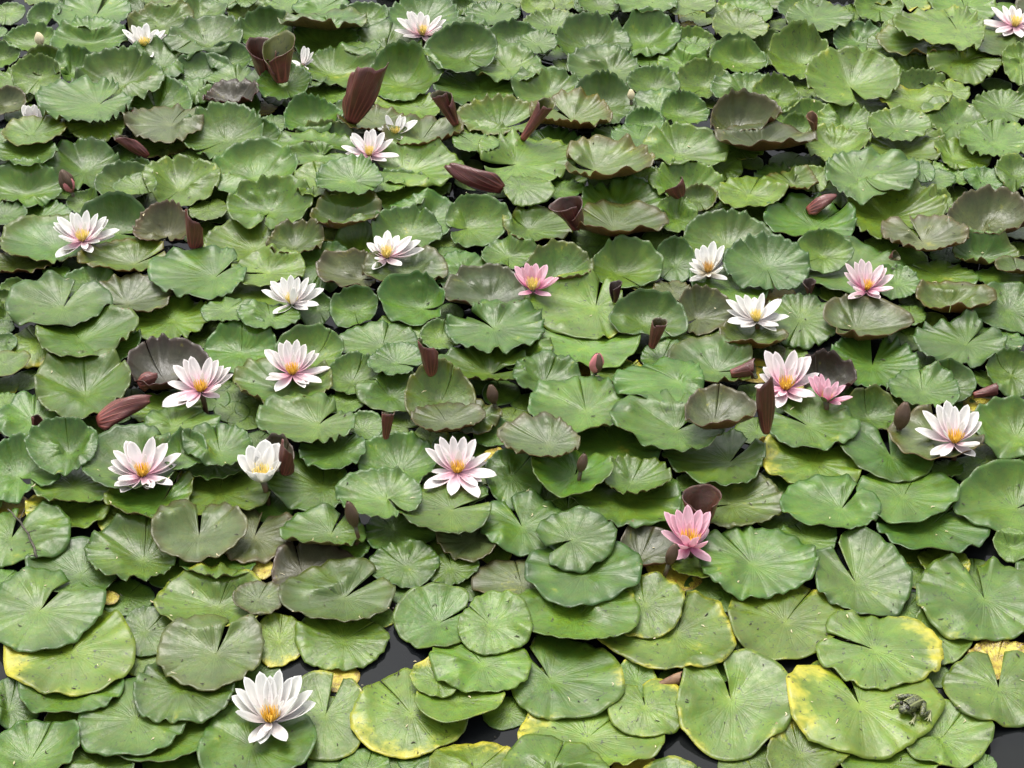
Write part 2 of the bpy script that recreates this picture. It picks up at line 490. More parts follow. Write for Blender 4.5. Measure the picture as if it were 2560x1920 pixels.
def new_pad(px, py, L, R, U, D, slit, lev, kind, pid):
    """measured reaches (survey pixels) -> real size, tilt of the far and near rims"""
    P = Pad(); P.id = pid; P.px, P.py, P.lev = px, py, lev
    P.rg = np.random.default_rng(1000 + pid)
    rg = P.rg
    P.kind, _, yd = kind.partition('@')
    if P.kind == 'g' and px > 1650 and py < 560 and rg.random() < 0.6: P.kind = 'l'
    P.mpx = mpp(py, 0.02)
    gsc = 1.05 + 0.03 * max(0.0, min(1.0, (900 - py) / 500))
    L, R, U, D = L * gsc, R * gsc, U * (gsc - .02), D * (gsc - .02)
    P.L, P.R = L * P.mpx, R * P.mpx
    w = (L + R) / 2.0; P.w = w * P.mpx
    dp = dep(py)
    q = max(-1, min(1, U / w)); al = math.asin(q) - dp
    if al > 0 and py < 1100: al *= 1.3
    flat = max(0.0, min(1.0, (py - 1050) / 400)) if P.kind not in ('m', 'dm') else 0.0
    P.al = max(math.radians(-7), min(math.radians(50 - 38 * flat), al))
    P.sb = max(0.85 if py < 900 else 1.02, min(1.35, U / (w * max(math.sin(dp + P.al), 0.05))))
    q = max(-1, min(1, D / w)); be = dp - math.asin(q)
    P.be = max(math.radians(-10), min(math.radians(58 - 36 * flat), be))
    if py < 900 and P.kind in ('g', 'l', 'gv', 'y'): P.be = min(P.be, math.radians(7))
    s = math.sin(dp - P.be)
    P.sf = max(0.80 if py > 900 else 0.95, min(1.4, D / (w * s))) if s > 0.1 else 1.0
    if slit == '*': sl = math.radians(rg.uniform(215, 325) if py < 820 and U > 0.55 * w else rg.uniform(40, 140))
    else:
        a = math.radians(float(slit)); sl = math.atan2(math.sin(a) / math.sin(dp), math.cos(a))
    P.slit = sl
    P.gap = math.radians(rg.uniform(0.1, 0.9)) if slit == '*' else math.radians(rg.uniform(4, 10))
    if P.kind == 'dw': P.gap = math.radians(17)
    P.lobe = rg.uniform(0.05, 0.22) if slit != '*' else rg.uniform(0.0, 0.05)
    P.nw = int(rg.integers(7, 15)) if py > 650 else int(rg.integers(9, 18))
    P.amp = (rg.uniform(0.05, 0.105) if 650 < py < 1500 else rg.uniform(0.05, 0.11) if py <= 650 else rg.uniform(0.035, 0.08)) * (0.75 if P.kind in ('l', 'y') and py > 1300 else 1.0)
    P.scal = rg.uniform(0.004, 0.028)
    P.cup = math.radians(rg.uniform(0, 9))
    P.pw = rg.uniform(1.7, 2.6)
    P.fold = rg.uniform(0.0, 0.03) + (0.20 if P.kind.endswith('v') else 0)
    v = rg.uniform(0.82, 1.2)
    P.vary = np.array([v * rg.uniform(0.9, 1.12), v, v * rg.uniform(0.8, 1.3)])
    P.ydir = 0.0
    P.lip = rg.uniform(0.10, 0.17) if P.kind in ('o', 'go', 'do', 'd', 'm') else (rg.uniform(0.03, 0.09) if rg.random() < 0.4 else 0.0)
    P.lipdir = math.radians(rg.uniform(-40, 40))
    if yd:
        a = math.radians(float(yd)); P.ydir = math.atan2(math.sin(a) / math.sin(dp), math.cos(a))
    P.spot = {'l': 0.75, 'y': 0.8}.get(P.kind, 0.0 if rg.random() < 0.6 else 0.5)
    if py > 1450: P.spot = max(P.spot, 0.55)
    P.wear = rg.uniform(0.1, 0.55) if py > 1200 else rg.uniform(0, 0.25)
    P.rnd = rg.random()
    P.gapz = 0.019 - 0.011 * max(0.0, min(1.0, (py - 1150) / 400))
    return P

def place(P, rest=True, own=True):
    nr, nt = (13, 84) if P.w / P.mpx > 60 and P.id < 3000 else (9, 56)
    X, Y, Z, P.u, P.v, P.RR = pad_shape_seeded(P, nr, nt)
    z0 = 0.02
    for _ in range(3):
        P.c = unproject(P.px, P.py, z0)
        Zd, zc = drape(P, X, Y, Z, rest)
        zc = max(0.0, min(zc, 0.2))
        if abs(zc - z0) < 0.002: break
        z0 = zc
    P.X, P.Y, P.Z = X, Y, Zd
    stamp(P, P.c[0] + X, P.c[1] + Y, Zd, own)
def pad_shape_seeded(P, nr, nt):
    P.rg = np.random.default_rng(5000 + P.id)
    return pad_shape(P, nr, nt)

# One line per leaf: petiole x y, reach left right up down, slit direction, layer, kind (tile pixels of the survey photo)
PADS = {
(0,0): """60 110 100 150 90 110 * 2 g
385 190 150 155 165 40 * 1 g
830 150 345 305 180 120 65 1 g
780 385 310 300 220 60 * 3 g
290 400 250 200 190 60 * 2 g
1400 230 250 280 170 130 * 2 go
1740 150 160 210 130 60 * 1 g
1800 390 350 310 240 60 * 3 g
1390 575 350 355 240 110 345 2 g
1060 740 390 340 310 115 * 4 g
620 640 180 250 240 85 * 3 g
390 610 210 180 215 120 * 2 go
20 520 150 165 150 60 * 1 g
170 720 220 200 130 170 * 0 l
850 910 510 250 205 65 20 4 g
1350 960 315 320 260 100 130 2 g
1700 800 250 160 115 110 * 1 g
1990 560 215 190 185 80 * 2 g
2050 720 260 230 120 80 * 2 g
60 920 160 180 160 80 * 1 d
700 1000 300 330 100 100 * 1 g
290 1200 260 280 150 95 * 3 go
50 1200 150 140 100 100 * 2 g
1480 1080 370 290 130 170 * 4 d
900 1190 290 240 130 170 * 1 l
1400 1280 250 230 150 100 * 1 o
1950 1210 370 350 300 40 * 2 g
2010 900 240 230 160 5 * 4 m
1740 1230 150 170 70 90 * 0 l
1690 1390 190 170 80 70 * 1 g
740 1480 320 300 220 140 * 3 g
200 1370 210 220 100 90 * 1 g
220 1690 300 310 230 120 * 3 g
260 1480 270 250 150 100 * 2 g
1190 1520 150 150 145 90 * 2 g
1550 1640 310 370 270 130 * 3 l
2210 1545 370 385 310 120 * 2 g
1100 1650 170 170 80 60 * 0 g
1430 0 200 200 70 55 * 1 l
1960 60 190 150 90 80 * 1 g
2130 60 90 100 100 70 * 2 g
400 10 180 150 60 40 * 0 l
620 40 100 110 80 60 * 0 g
0 270 60 60 40 50 * 0 g""",
(1,0): """90 330 250 240 250 70 * 2 g
230 60 230 200 90 50 * 1 l
550 90 220 240 120 40 * 2 g
600 400 290 280 220 80 * 3 g
640 210 400 310 110 -10 * 3.5 go
920 200 260 220 180 70 * 2 g
1450 190 310 310 220 80 * 2 g
1780 90 110 120 110 110 * 1 g
2050 150 220 210 100 90 * 1 g
2100 20 220 200 70 50 * 0 l
2215 400 220 235 200 60 * 2 g
1770 510 300 320 290 90 * 4 g
1760 380 260 300 160 100 * 3 g
1120 420 320 300 150 40 * 2 g
650 650 240 400 230 130 * 3 g
930 420 170 130 60 60 * 3 g
1250 740 290 340 355 140 * 4 g
100 740 180 170 90 60 * 2 g
260 880 230 230 170 110 * 2 g
650 830 230 230 90 90 * 1 l
400 700 160 200 50 80 * 2 g
490 1090 260 260 235 50 * 3 g
140 1080 120 130 90 80 * 1 g
1030 1070 290 280 90 90 * 1 o
1400 960 350 180 150 90 * 1 l
1930 790 400 300 190 120 * 2 g
2110 1110 370 300 270 130 0 3 go
1430 1230 330 340 185 40 * 3 o
1290 1450 270 480 230 160 180 4 l
560 1320 430 290 200 165 0 2 l
850 1570 330 230 190 100 * 3 g
550 1630 180 120 150 90 * 1 l
1250 1640 300 400 90 80 * 0 l
2250 1480 310 540 215 200 190 3 l
1900 1400 190 180 80 60 * 1 g
1950 1230 220 280 160 70 * 1 l
2180 600 310 270 150 90 * 3 g
120 1280 120 110 60 70 * 0 Y""",
(2,0): """210 70 130 140 100 60 * 0 l
350 230 230 200 140 80 * 1 l
450 40 120 130 60 50 * 0 l
760 160 200 180 150 50 * 1 g
680 430 330 340 295 80 * 3 g
1140 170 270 290 130 40 * 2 g
1150 390 260 310 230 80 * 3 g
1480 120 160 250 120 60 * 2 g
1520 220 70 70 40 40 * 1 Y
1840 130 150 150 90 50 * 1 g
2010 150 150 150 80 40 * 2 g
1940 310 220 250 150 110 * 2 l
1590 300 130 120 60 60 * 1 g
1570 410 150 140 80 60 * 2 g
1980 560 270 200 250 80 * 3 g
1190 520 150 150 100 70 * 1 g
1470 560 210 220 120 60 * 2 g
850 630 390 240 215 90 * 3 g
1660 760 250 230 240 70 * 3 g
2030 830 300 260 200 80 * 3 g
1220 770 220 220 190 50 * 3 g
1270 940 290 230 160 150 * 3 g
290 370 80 70 70 90 * 1 g
220 520 180 160 100 80 * 2 g
450 550 90 80 45 60 * 1 g
310 830 310 300 230 150 * 3 g
800 940 270 240 310 150 * 3 g
520 1040 350 345 210 45 150 4 o
1160 1100 180 140 150 90 * 3 g
1450 1010 170 240 195 80 * 3 g
1930 1140 250 390 340 20 * 4 d
2150 1290 380 420 150 25 * 5 d
1440 1350 290 390 265 80 * 4 g
1800 1450 190 180 120 120 * 2 g
720 1480 280 515 260 70 180 4 o
930 1190 230 220 90 50 * 2 g
1090 1270 220 190 85 100 * 3 g
340 1280 300 260 150 100 * 2 g
1100 1530 150 150 120 70 * 1 g
1510 1680 320 310 280 90 * 3 g
430 1650 180 190 90 60 * 2 g
2050 1700 270 300 150 80 * 3 g
1340 1400 100 100 60 60 * 2 g
2050 20 230 260 60 50 * 0 l
1150 10 260 250 50 40 * 0 l
700 0 200 200 40 30 * 0 l""",
(3,0): """380 260 230 320 130 120 * 1 l
290 565 300 270 350 125 0 3 g
710 755 410 410 320 160 285 4 g
740 150 200 230 100 70 * 0 l
450 130 180 180 60 60 * 0 g
1030 180 160 160 60 100 * 0 l
850 270 130 150 90 120 * 0 l
1080 430 230 250 110 150 * 1 l
1270 640 200 190 150 160 * 1 l
1700 560 340 280 70 210 10 2 l
1640 290 530 220 190 140 * 4 g
1350 380 360 350 80 110 * 2 go
1080 260 90 150 70 60 * 2 g
1700 70 290 250 110 130 * 3 g
1080 10 340 330 50 90 * 1 y@300
2140 450 560 250 200 90 * 3 g
2180 330 150 150 80 110 * 2 go
1850 60 120 120 70 60 * 1 g
2170 660 180 230 170 220 * 3 l
1560 810 170 170 80 100 * 1 l
1250 880 290 300 90 80 * 1 y@160
2020 950 250 230 160 110 * 3 g
2200 850 60 100 110 130 * 2 g
650 1100 240 240 190 100 * 2 l
1110 1110 230 270 180 80 * 3 l
1600 1080 270 300 160 190 * 3 l
1950 1240 290 330 170 130 * 4 l
60 900 200 200 220 170 * 3 g
370 910 130 130 80 100 * 1 l
240 1160 130 140 160 90 * 1 l
570 1290 250 270 195 80 * 3 g
1150 1330 310 310 175 150 * 2 l
1600 1370 160 330 150 130 * 3 g
780 1550 290 520 240 120 * 4 g
2140 1520 180 200 150 150 * 4 l
1600 1530 180 160 110 90 * 1 l
1330 1480 100 110 80 90 * 3 g
1400 1570 130 200 80 90 * 2 g
1850 1560 150 180 120 100 * 3 g
130 1530 250 230 100 100 * 2 g
390 1560 160 130 120 100 * 2 g""",
(0,1): """350 230 260 250 170 60 * 2 g
50 270 150 190 120 60 * 2 g
710 100 130 130 110 80 * 1 g
1030 360 340 270 340 60 350 3 g
1220 110 210 150 120 40 * 2 g
1800 160 160 170 80 90 * 1 l
2200 510 440 300 275 135 0 2 l
480 480 480 300 245 150 * 4 go
150 640 250 310 110 70 * 3 o
1170 625 430 280 225 85 15 4 o
1860 740 575 250 250 170 20 4 g
2310 700 290 300 150 60 190 3 l
545 1010 465 385 285 145 60 4 g
830 840 300 180 200 120 * 2 g
1100 965 325 390 255 110 190 3 d
130 850 120 110 110 80 * 2 g
30 950 120 80 100 100 * 2 g
700 1290 360 460 200 85 * 3.5 gv
340 1310 260 320 140 190 * 2 y@250
900 1370 330 310 120 150 * 2 g
1480 1110 390 300 160 190 * 2 l
2250 930 460 440 190 160 * 2 l
1500 900 90 70 60 70 * 1 y@90
1420 1620 340 430 335 50 * 3 m
1970 1150 200 230 100 100 * 2 g
2080 1400 310 300 210 170 * 3 g
60 1560 160 220 110 100 * 3 go
30 1330 130 120 110 100 * 3 g
740 1750 440 400 270 215 * 4 gv
60 1080 100 80 50 70 * 1 g
40 1170 100 80 60 60 * 1 g
500 680 120 100 40 60 * 1 g
2150 1120 70 90 60 60 * 2 g
1450 380 295 215 285 60 272 5 dw""",
(1,1): """110 180 330 370 300 150 260 3 l
560 40 230 330 120 100 * 1 l
1100 110 160 170 80 50 * 1 l
1480 260 300 255 220 150 * 3 g
1835 315 200 375 270 150 195 3 g
1320 400 290 270 240 130 * 3.2 g
720 280 230 360 210 20 * 3 o
890 480 220 160 260 30 * 2 g
330 480 230 260 190 70 * 3 o
600 620 230 250 190 230 * 2 g
910 755 390 150 240 85 350 3 d
1330 730 380 310 215 110 * 4 do
1660 580 190 170 90 60 * 2 g
1780 720 270 360 180 110 * 2 g
2180 560 220 230 140 110 * 3 g
1440 1010 400 200 300 170 350 5 g
2030 945 400 320 310 80 320 4 d
850 1030 210 210 210 180 * 4 g
540 1020 180 120 150 150 * 3 g
1270 1160 220 210 100 150 * 3 l
2060 1190 400 450 230 130 150 4.5 g
1590 1270 170 180 160 100 * 3 g
130 1190 260 250 100 80 * 2 g
1090 1340 370 300 200 80 * 3 g
1210 1480 225 230 165 100 340 4 g
2010 1580 430 330 265 70 0 2 g
830 1640 230 260 220 110 * 3 g
480 1450 320 290 285 100 * 3 g""",
(2,1): """80 90 150 270 80 170 * 3 l
150 330 220 400 110 110 * 3 go
900 170 300 420 230 80 * 2 g
880 330 350 450 210 30 * 5 do
1420 240 210 180 190 110 * 3 g
1620 80 150 140 140 100 * 3 go
1720 200 150 200 60 80 * 1 g
1850 480 370 370 310 120 * 3 g
2200 660 350 340 285 200 * 4 g
390 740 300 330 290 45 * 4 go
920 710 220 380 315 75 * 4 g
1400 640 190 200 240 140 * 3 g
720 1000 590 260 260 340 65 4 l
640 1340 410 440 100 190 * 2 l
1150 1150 290 350 305 155 * 4 g
1390 850 170 160 70 100 * 3 d
1600 1090 200 320 270 150 210 3 d
1900 800 360 350 170 100 * 3 g
2060 1290 290 330 140 30 * 4 o
1650 1270 350 180 90 60 * 2 l
1290 1450 180 280 150 180 * 3 g
1760 1560 455 320 250 110 355 4 go
80 1400 250 260 120 130 * 2 l
280 1640 290 300 170 80 * 2 g
950 1580 280 200 120 90 * 1 y@60
1130 810 110 140 60 50 * 2 o""",
(3,1): """400 310 400 335 190 70 * 3 g
200 30 220 220 100 40 * 3 o
480 560 230 230 230 140 * 4 g
1050 230 400 480 340 130 * 3 g
1330 460 350 370 215 75 120 5 d
1820 580 230 300 230 45 * 4 go
1880 310 350 400 350 40 * 4 d
2150 320 220 250 70 100 * 3 g
1480 120 150 130 80 70 * 2 l
720 690 400 430 230 180 * 3 g
1100 860 220 200 160 130 * 3 g
1480 740 300 320 90 90 * 3 g
1560 990 260 380 210 30 * 4 o
2080 1030 320 300 240 200 * 3 g
2050 740 240 250 70 110 * 2 g
2150 670 180 180 70 30 * 4 o
760 1195 280 480 285 65 190 4 do
1230 1060 160 140 80 80 * 2 g
1720 1320 430 310 210 220 30 4 g
1950 1280 260 260 60 70 * 2 g
280 1110 300 330 220 270 * 3 g
900 1500 370 400 240 200 70 3 g
480 1700 250 300 310 30 * 4 m
2100 1590 220 230 230 200 * 3 g
1880 1630 140 200 70 60 * 2 g
70 1370 90 80 50 80 * 2 d""",
(0,2): """290 330 300 400 250 170 * 2 g
50 150 120 130 80 80 * 1 g
1450 250 330 310 120 120 * 1 l
1500 430 280 380 160 90 * 2 g
600 620 350 250 300 190 * 3 g
165 805 330 380 360 225 320 2 g
1200 750 500 340 360 175 * 3 g
1900 590 310 300 225 115 * 4 g
1580 620 160 220 220 120 * 3 g
1850 690 330 330 80 140 * 2 g
640 890 350 350 150 150 * 2 g
560 1090 320 370 160 190 * 1 y@160
1400 1020 470 260 150 150 45 3 go
1080 1180 210 260 190 150 * 1 y@260
1900 930 410 450 180 210 * 2 y@150
1720 1310 390 395 260 250 95 4 dv
2200 1320 370 370 240 240 70 2 d
100 1330 260 510 250 285 75 3 g
700 1650 480 330 310 190 * 3 g
1240 1530 510 300 295 150 * 4 g
1880 1580 310 340 120 90 * 2 g""",
(1,2): """260 60 450 390 140 120 * 4 go
1170 110 280 250 200 180 * 3 gv
780 170 180 170 110 90 * 2 g
540 360 520 290 150 170 30 4 g
920 400 180 180 150 120 * 3 g
700 600 340 250 130 150 * 3 g
1590 160 310 300 350 230 * 4 go
1650 420 300 310 160 80 * 5 d
1850 330 290 270 180 120 * 4 do
2050 430 160 150 150 140 * 3 g
1240 750 390 330 320 110 260 3 g
1130 1000 410 280 280 160 320 4 g
580 890 500 220 290 230 * 3 g
1690 1090 530 360 220 205 10 3 g
1790 940 200 210 70 95 * 2 g
2200 800 220 300 240 360 * 2 g
650 1300 410 280 200 105 60 4 g
1180 1260 230 370 180 190 * 2 g
760 1430 180 210 110 110 * 1 g
400 1640 270 460 270 190 * 2.5 dm
1880 1350 350 260 80 190 * 3 dv
1300 1580 290 270 190 200 * 3 g
1690 1600 220 220 140 140 * 2 g
70 1610 120 90 90 80 * 1 Y
2120 640 170 150 60 80 * 1 Y
165 690 170 185 345 60 * 5 dm""",
(2,2): """640 240 530 380 260 165 * 3 g
890 520 540 440 310 260 * 3 g
1430 400 540 380 170 170 20 4 g
1750 340 280 360 265 40 * 5 d
320 530 430 250 240 110 * 4 do
540 800 390 330 180 165 60 4 gv
1030 850 220 330 210 110 * 4 gv
1430 90 530 220 190 190 * 4 g
1880 680 570 300 250 190 30 3 g
1000 1000 475 460 220 230 * 3 g
480 1080 170 170 90 90 * 1 l
1900 1040 330 440 275 220 190 3 dg
520 1350 310 390 240 265 200 4 g
90 1240 390 400 240 255 120 3 g
1100 1510 190 340 315 80 * 2 d
2080 1560 440 510 320 320 * 3 g
620 1640 490 470 200 290 * 4 g
1600 1570 220 300 110 100 * 1 y@150
2180 560 90 110 110 110 * 1 Y
1510 870 100 110 90 70 * 1 g
1250 1590 90 90 90 90 * 0.5 Y""",
(3,2): """350 370 370 420 260 210 160 4 g
870 300 250 260 270 120 * 3 go
1560 40 240 220 250 140 * 3 g
1330 130 310 330 130 115 * 3.5 g
1450 500 390 390 260 150 * 4 do
2150 450 400 300 310 250 * 4 g
400 680 430 400 220 240 * 2 y@170
1060 620 430 370 150 300 100 4 gv
1170 980 400 440 220 225 * 3 g
1410 1220 520 480 220 245 * 2 g
630 1080 500 300 240 205 30 4 g
330 1350 260 270 120 160 * 2 g
2140 1080 540 300 405 255 10 2 g
2100 1400 150 160 150 150 * 3 l
1540 1560 250 200 110 110 * 1 y@330
1550 740 150 150 60 60 * 1 g""",
(0,3): """30 50 150 190 100 90 * 2 g
340 300 440 550 130 340 50 4 g
620 650 595 570 360 430 80 3 y@200
1260 480 210 300 210 230 * 2 g
1880 270 510 400 270 200 * 3 l
1865 680 520 430 290 305 65 4 dg
1560 980 410 490 280 285 * 3 g
620 1000 430 420 80 220 * 2 g
1180 1240 520 470 300 330 55 2 g
1400 1350 530 450 170 290 * 1 g
80 1150 200 260 280 190 * 2 g
260 1600 400 430 340 200 * 3 g
880 1640 330 310 130 150 * 1 g
2180 1470 460 560 270 330 60 2 g
1990 1220 160 160 100 90 * 1 l
950 190 70 80 60 60 * 0 Y
2080 540 120 110 50 50 * 0 Y""",
(1,3): """20 210 210 220 150 130 * 3 d
770 180 515 400 270 220 30 4 dg
200 560 220 220 230 290 * 1 y@290
760 560 420 345 240 280 * 3 l
1580 410 390 350 280 280 20 3 gv
2020 420 270 380 230 290 * 4 l
1960 760 440 390 170 285 * 3 l
1570 890 235 210 190 165 * 2 y@120
1750 1080 370 380 100 170 * 2 l
1340 1190 510 490 280 410 * 1.5 y@240
600 1200 440 380 340 440 70 1 l
1900 1680 400 400 190 100 * 0 y@60
950 1680 250 220 60 60 * 0 g""",
(2,3): """80 70 400 300 200 160 * 1 d
550 350 490 530 130 225 * 3 l
1150 250 420 320 270 340 * 2 l
1420 500 650 490 380 360 * 1 l
2000 560 120 120 110 110 * 0 g
330 890 350 650 330 420 140 2 l
1080 900 200 180 170 180 * 0 l
1150 1120 300 385 150 300 100 1 y@30
1900 1080 490 540 430 560 110 1 l
650 1400 560 600 180 300 * 0 y@170
1750 800 250 220 110 120 * 0 g
350 1700 450 480 250 200 * 1 l""",
(3,3): """760 60 370 500 440 335 130 3 g
150 400 520 490 330 310 * 2 y@110
1870 200 570 500 330 450 100 4 l
920 640 470 550 290 370 165 3 y@0
1450 530 240 310 250 260 * 2 l
1990 970 450 480 310 390 80 2 l
1980 750 250 280 200 160 * 0 Y
790 1110 600 660 340 500 110 1.5 y@165
1500 1400 350 420 320 300 * 0.5 l
280 1550 290 400 350 250 * 0.5 y@120
1000 1600 420 500 180 150 * 0 l
540 830 170 190 100 100 * 0 l
700 480 130 130 110 110 * 1 d
1880 1650 110 90 110 100 * 0 g""",
}

# open-water patches seen between the pads (survey x, y, radius)
WATER = [(1130,492,32),(428,610,32),(1512,728,40),(58,1228,45),(214,1343,38),(694,1308,45),(1005,1608,85),(950,1690,80),
 (1120,1790,80),(1220,1860,90),(1712,1890,90),(1640,1880,60),(918,1690,40),(2490,1395,60),(2048,1418,32),(1585,893,35),
 (2350,1722,40),(2520,1862,80),(2560,1880,80),(310,1700,32),(240,1525,24),(1956,1668,45),(2375,1745,40),(720,1690,45),
 (660,1720,40),(2436,240,28),(2090,20,40),(200,1490,22),(268,1518,20),(1620,690,28),(1360,1620,25),(625,1770,40),(1330,1650,28),
 (1460,320,14),(1690,440,14),(1330,430,14),(440,190,16),(690,960,1),(2360,575,28),(940,1390,30),(1870,1130,35),(900,1300,26),(340,1350,10),
 (490,1690,30),(1745,1370,28)]

# ------------------------------------------------------------------ lily pads
pads = []
for k, txt in PADS.items():
    for line in txt.split("\n"):
        q = line.split()
        px, py = tile(k, float(q[0]), float(q[1]))
        L, R, U, D = [float(s) / ZS for s in q[2:6]]
        pads.append(new_pad(px, py, L, R, U, D, q[6], float(q[7]), q[8], len(pads)))

# pads of the same colony round about the framed part, so the mat goes on beyond it
margin = []
tries = 0
pts = []
while tries < 9000:
    tries += 1
    y = RNG.uniform(1.75, 6.9); x = RNG.uniform(-2.3, 2.3)
    px, py, d = project(np.array([x, y, 0.0]))
    r = RNG.uniform(70, 105) * 0.00075 * (1.15 if y < 3 else 1.0)
    rp = r / d * F
    inside = -0.75 * rp < px < 2560 + 0.75 * rp and -0.4 * rp < py < 1920 + 0.55 * rp
    if inside or abs(x) > 0.23 * math.hypot(y, CAM_H) + 0.75: continue
    if any((x - a) ** 2 + (y - b) ** 2 < 0.118 ** 2 for a, b in pts): continue
    pts.append((x, y))
    kind = RNG.choice(['g', 'g', 'g', 'l', 'go', 'd'])
    s = math.sin(dep(py))
    margin.append(new_pad(px, py, rp, rp, rp * min(0.98, s + 0.12), rp * s * 0.9, '*', 0, kind, 3000 + len(margin)))
for P in sorted(margin, key=lambda P: P.py): place(P, own=False)
BARE = HGT.copy()

def order(P):
    return (P.lev, P.py if P.py < 1000 else 4000 - P.py)
for P in sorted(pads, key=order): place(P)
# the far part of the mat is packed closer still: upright fans between the measured leaves
busy = [tile(k, *q) for k, q in [((0,0),(1250,330)),((0,0),(340,330)),((0,0),(280,1000)),((0,0),(580,1560)),((1,0),(1430,200)),((1,0),(430,480)),
        ((1,0),(200,500)),((1,0),(980,1280)),((1,0),(950,840)),((1,0),(1630,940)),((1,0),(1800,1500)),((1,0),(1200,1060)),((2,0),(220,1040)),((2,0),(1040,820)),
        ((3,0),(2100,150)),((0,0),(1150,1260)),((0,1),(730,330)),((0,1),(1450,300)),((2,1),(460,150)),((1,1),(1200,450))]]
levo = {P.id: P.lev for P in pads}
cand = [(RNG.uniform(0, 2560), RNG.uniform(20, 560)) for _ in range(900)]
extra = []
for px, py in cand:
    i, j = int(py * OH / 1920), int(px * OW / 2560)
    own = OWNER[i, j]
    if own >= 0 and levo.get(int(own), 9) > 2.5: continue
    if any(abs(px - a) < 95 and abs(py - b) < 60 for a, b in busy): continue
    if any(abs(px - P.px) < 130 and abs(py - P.py) < 60 for P in extra): continue
    if any(abs(px - P.px) < 40 and abs(py - P.py) < 22 for P in pads if P.lev > 2.5): continue
    w = RNG.uniform(58, 82) * (0.85 + 0.3 * py / 560)
    kd = RNG.choice(['g', 'g', 'g', 'l', 'go'])
    if px > 1700: kd = RNG.choice(['l', 'l', 'g'])
    P = new_pad(px, py, w, w * RNG.uniform(.85, 1.15), w * RNG.uniform(.72, .92), w * RNG.uniform(.45, .6), '*', 0.8, kd, len(pads) + len(extra))
    extra.append(P)
# settle everything again with those leaves in their low place
pads += extra
HGT[:] = BARE; OWNER[:] = -1; ZB[:] = 1e9
for P in sorted(pads, key=order): place(P)
seen = np.bincount(OWNER[(OWNER >= 0) & (OWNER < 3000)], minlength=len(pads))

# low leaves that fill the remaining chinks, flat on the water
fill = []
ii, jj = np.where(OWNER < 0)
perm = RNG.permutation(len(ii))
for q in perm:
    i, j = ii[q], jj[q]
    if OWNER[i, j] >= 0: continue
    px, py = (j + 0.5) * 2560 / OW, (i + 0.5) * 1920 / OH
    if any((px - a) ** 2 + ((py - b) * 1.5) ** 2 < (r + 14) ** 2 for a, b, r in WATER): continue
    ua = OWNER[max(0, i - 1):i + 2, max(0, j - 1):j + 2]
    if (ua < 0).sum() < 5: continue
    rp = (34 + 26 * RNG.random()) * (0.75 + 0.5 * py / 1920)
    s = math.sin(dep(py))
    kind = RNG.choice(['g', 'l', 'g', 'y@%d' % RNG.integers(0, 360), 'Y'], p=[0.48, 0.28, 0.10, 0.07, 0.07])
    P = new_pad(px, py, rp, rp, rp * s, rp * s, '*', -1, kind, 6000 + len(fill))
    P.cup = 0.0; P.al = P.be = 0.0; P.amp *= 0.25
    place(P, rest=False)
    # flat against the water
    P.Z = 0.0015 + np.clip(P.Z - 0.004, -0.004, 0.008) * 0.25
    fill.append(P)
    if len(fill) > 260: break

rank = sorted(range(len(pads)), key=lambda i: -seen[i])
keep = set(i for i in rank[:300] if seen[i] >= 4)
single = [P for P in pads if P.id in keep]
rest = [P for P in pads if P.id not in keep] + fill + margin
mass = pads_joined(rest, "small_lily_pads")
tag(mass, "small low lily pads filling the chinks beneath the larger ones", "lily pads", kind="stuff")
print("pads", len(pads), "single", len(single), "fill", len(fill), "margin", len(margin))

# ------------------------------------------------------------------ grid shells (petals, rolled leaves)
_gt = {}
def topo_grid(a, b):
    if (a, b) in _gt: return _gt[(a, b)]
    n = a * b; idx = lambda i, j: i * b + j
    polys, mi, sm = [], [], []
    for side in (0, 1):
        for i in range(a - 1):
            for j in range(b - 1):
                f = [side * n + q for q in (idx(i, j), idx(i + 1, j), idx(i + 1, j + 1), idx(i, j + 1))]
                polys.append(f if side == 0 else f[::-1]); mi.append(side); sm.append(True)
    e = [idx(0, j) for j in range(b)] + [idx(i, b - 1) for i in range(1, a)] + [idx(a - 1, j) for j in range(b - 2, -1, -1)] + [idx(i, 0) for i in range(a - 2, 0, -1)]
    for p, q in zip(e, e[1:] + e[:1]):
        polys.append([p, q, n + q, n + p]); mi.append(0); sm.append(False)
    tot = np.array([4] * len(polys)); st = np.arange(len(polys)) * 4
    _gt[(a, b)] = (np.array(polys).ravel(), st, tot, np.array(sm), np.array(mi))
    return _gt[(a, b)]

def grid_shell(name, G, thick, mats, leaf, tint=None, misc=None):
    a, b = G.shape[:2]
    N = np.cross(np.gradient(G, axis=0), np.gradient(G, axis=1))
    N /= np.maximum(np.linalg.norm(N, axis=-1, keepdims=True), 1e-9)
    V = np.concatenate([G.reshape(-1, 3), (G - N * thick).reshape(-1, 3)])
    lo, st, tot, sm, mi = topo_grid(a, b)
    lf = np.concatenate([leaf.reshape(-1, 3)] * 2)
    at = {"leaf": ('FLOAT_VECTOR', lf)}
    if tint is not None: at["tint"] = ('FLOAT_COLOR', tint)
    if misc is not None: at["misc"] = ('FLOAT_VECTOR', np.concatenate([misc] * 2))
    return np_mesh(name, V, lo, st, tot, sm, mats, mi if len(mats) > 1 else mi * 0, at)

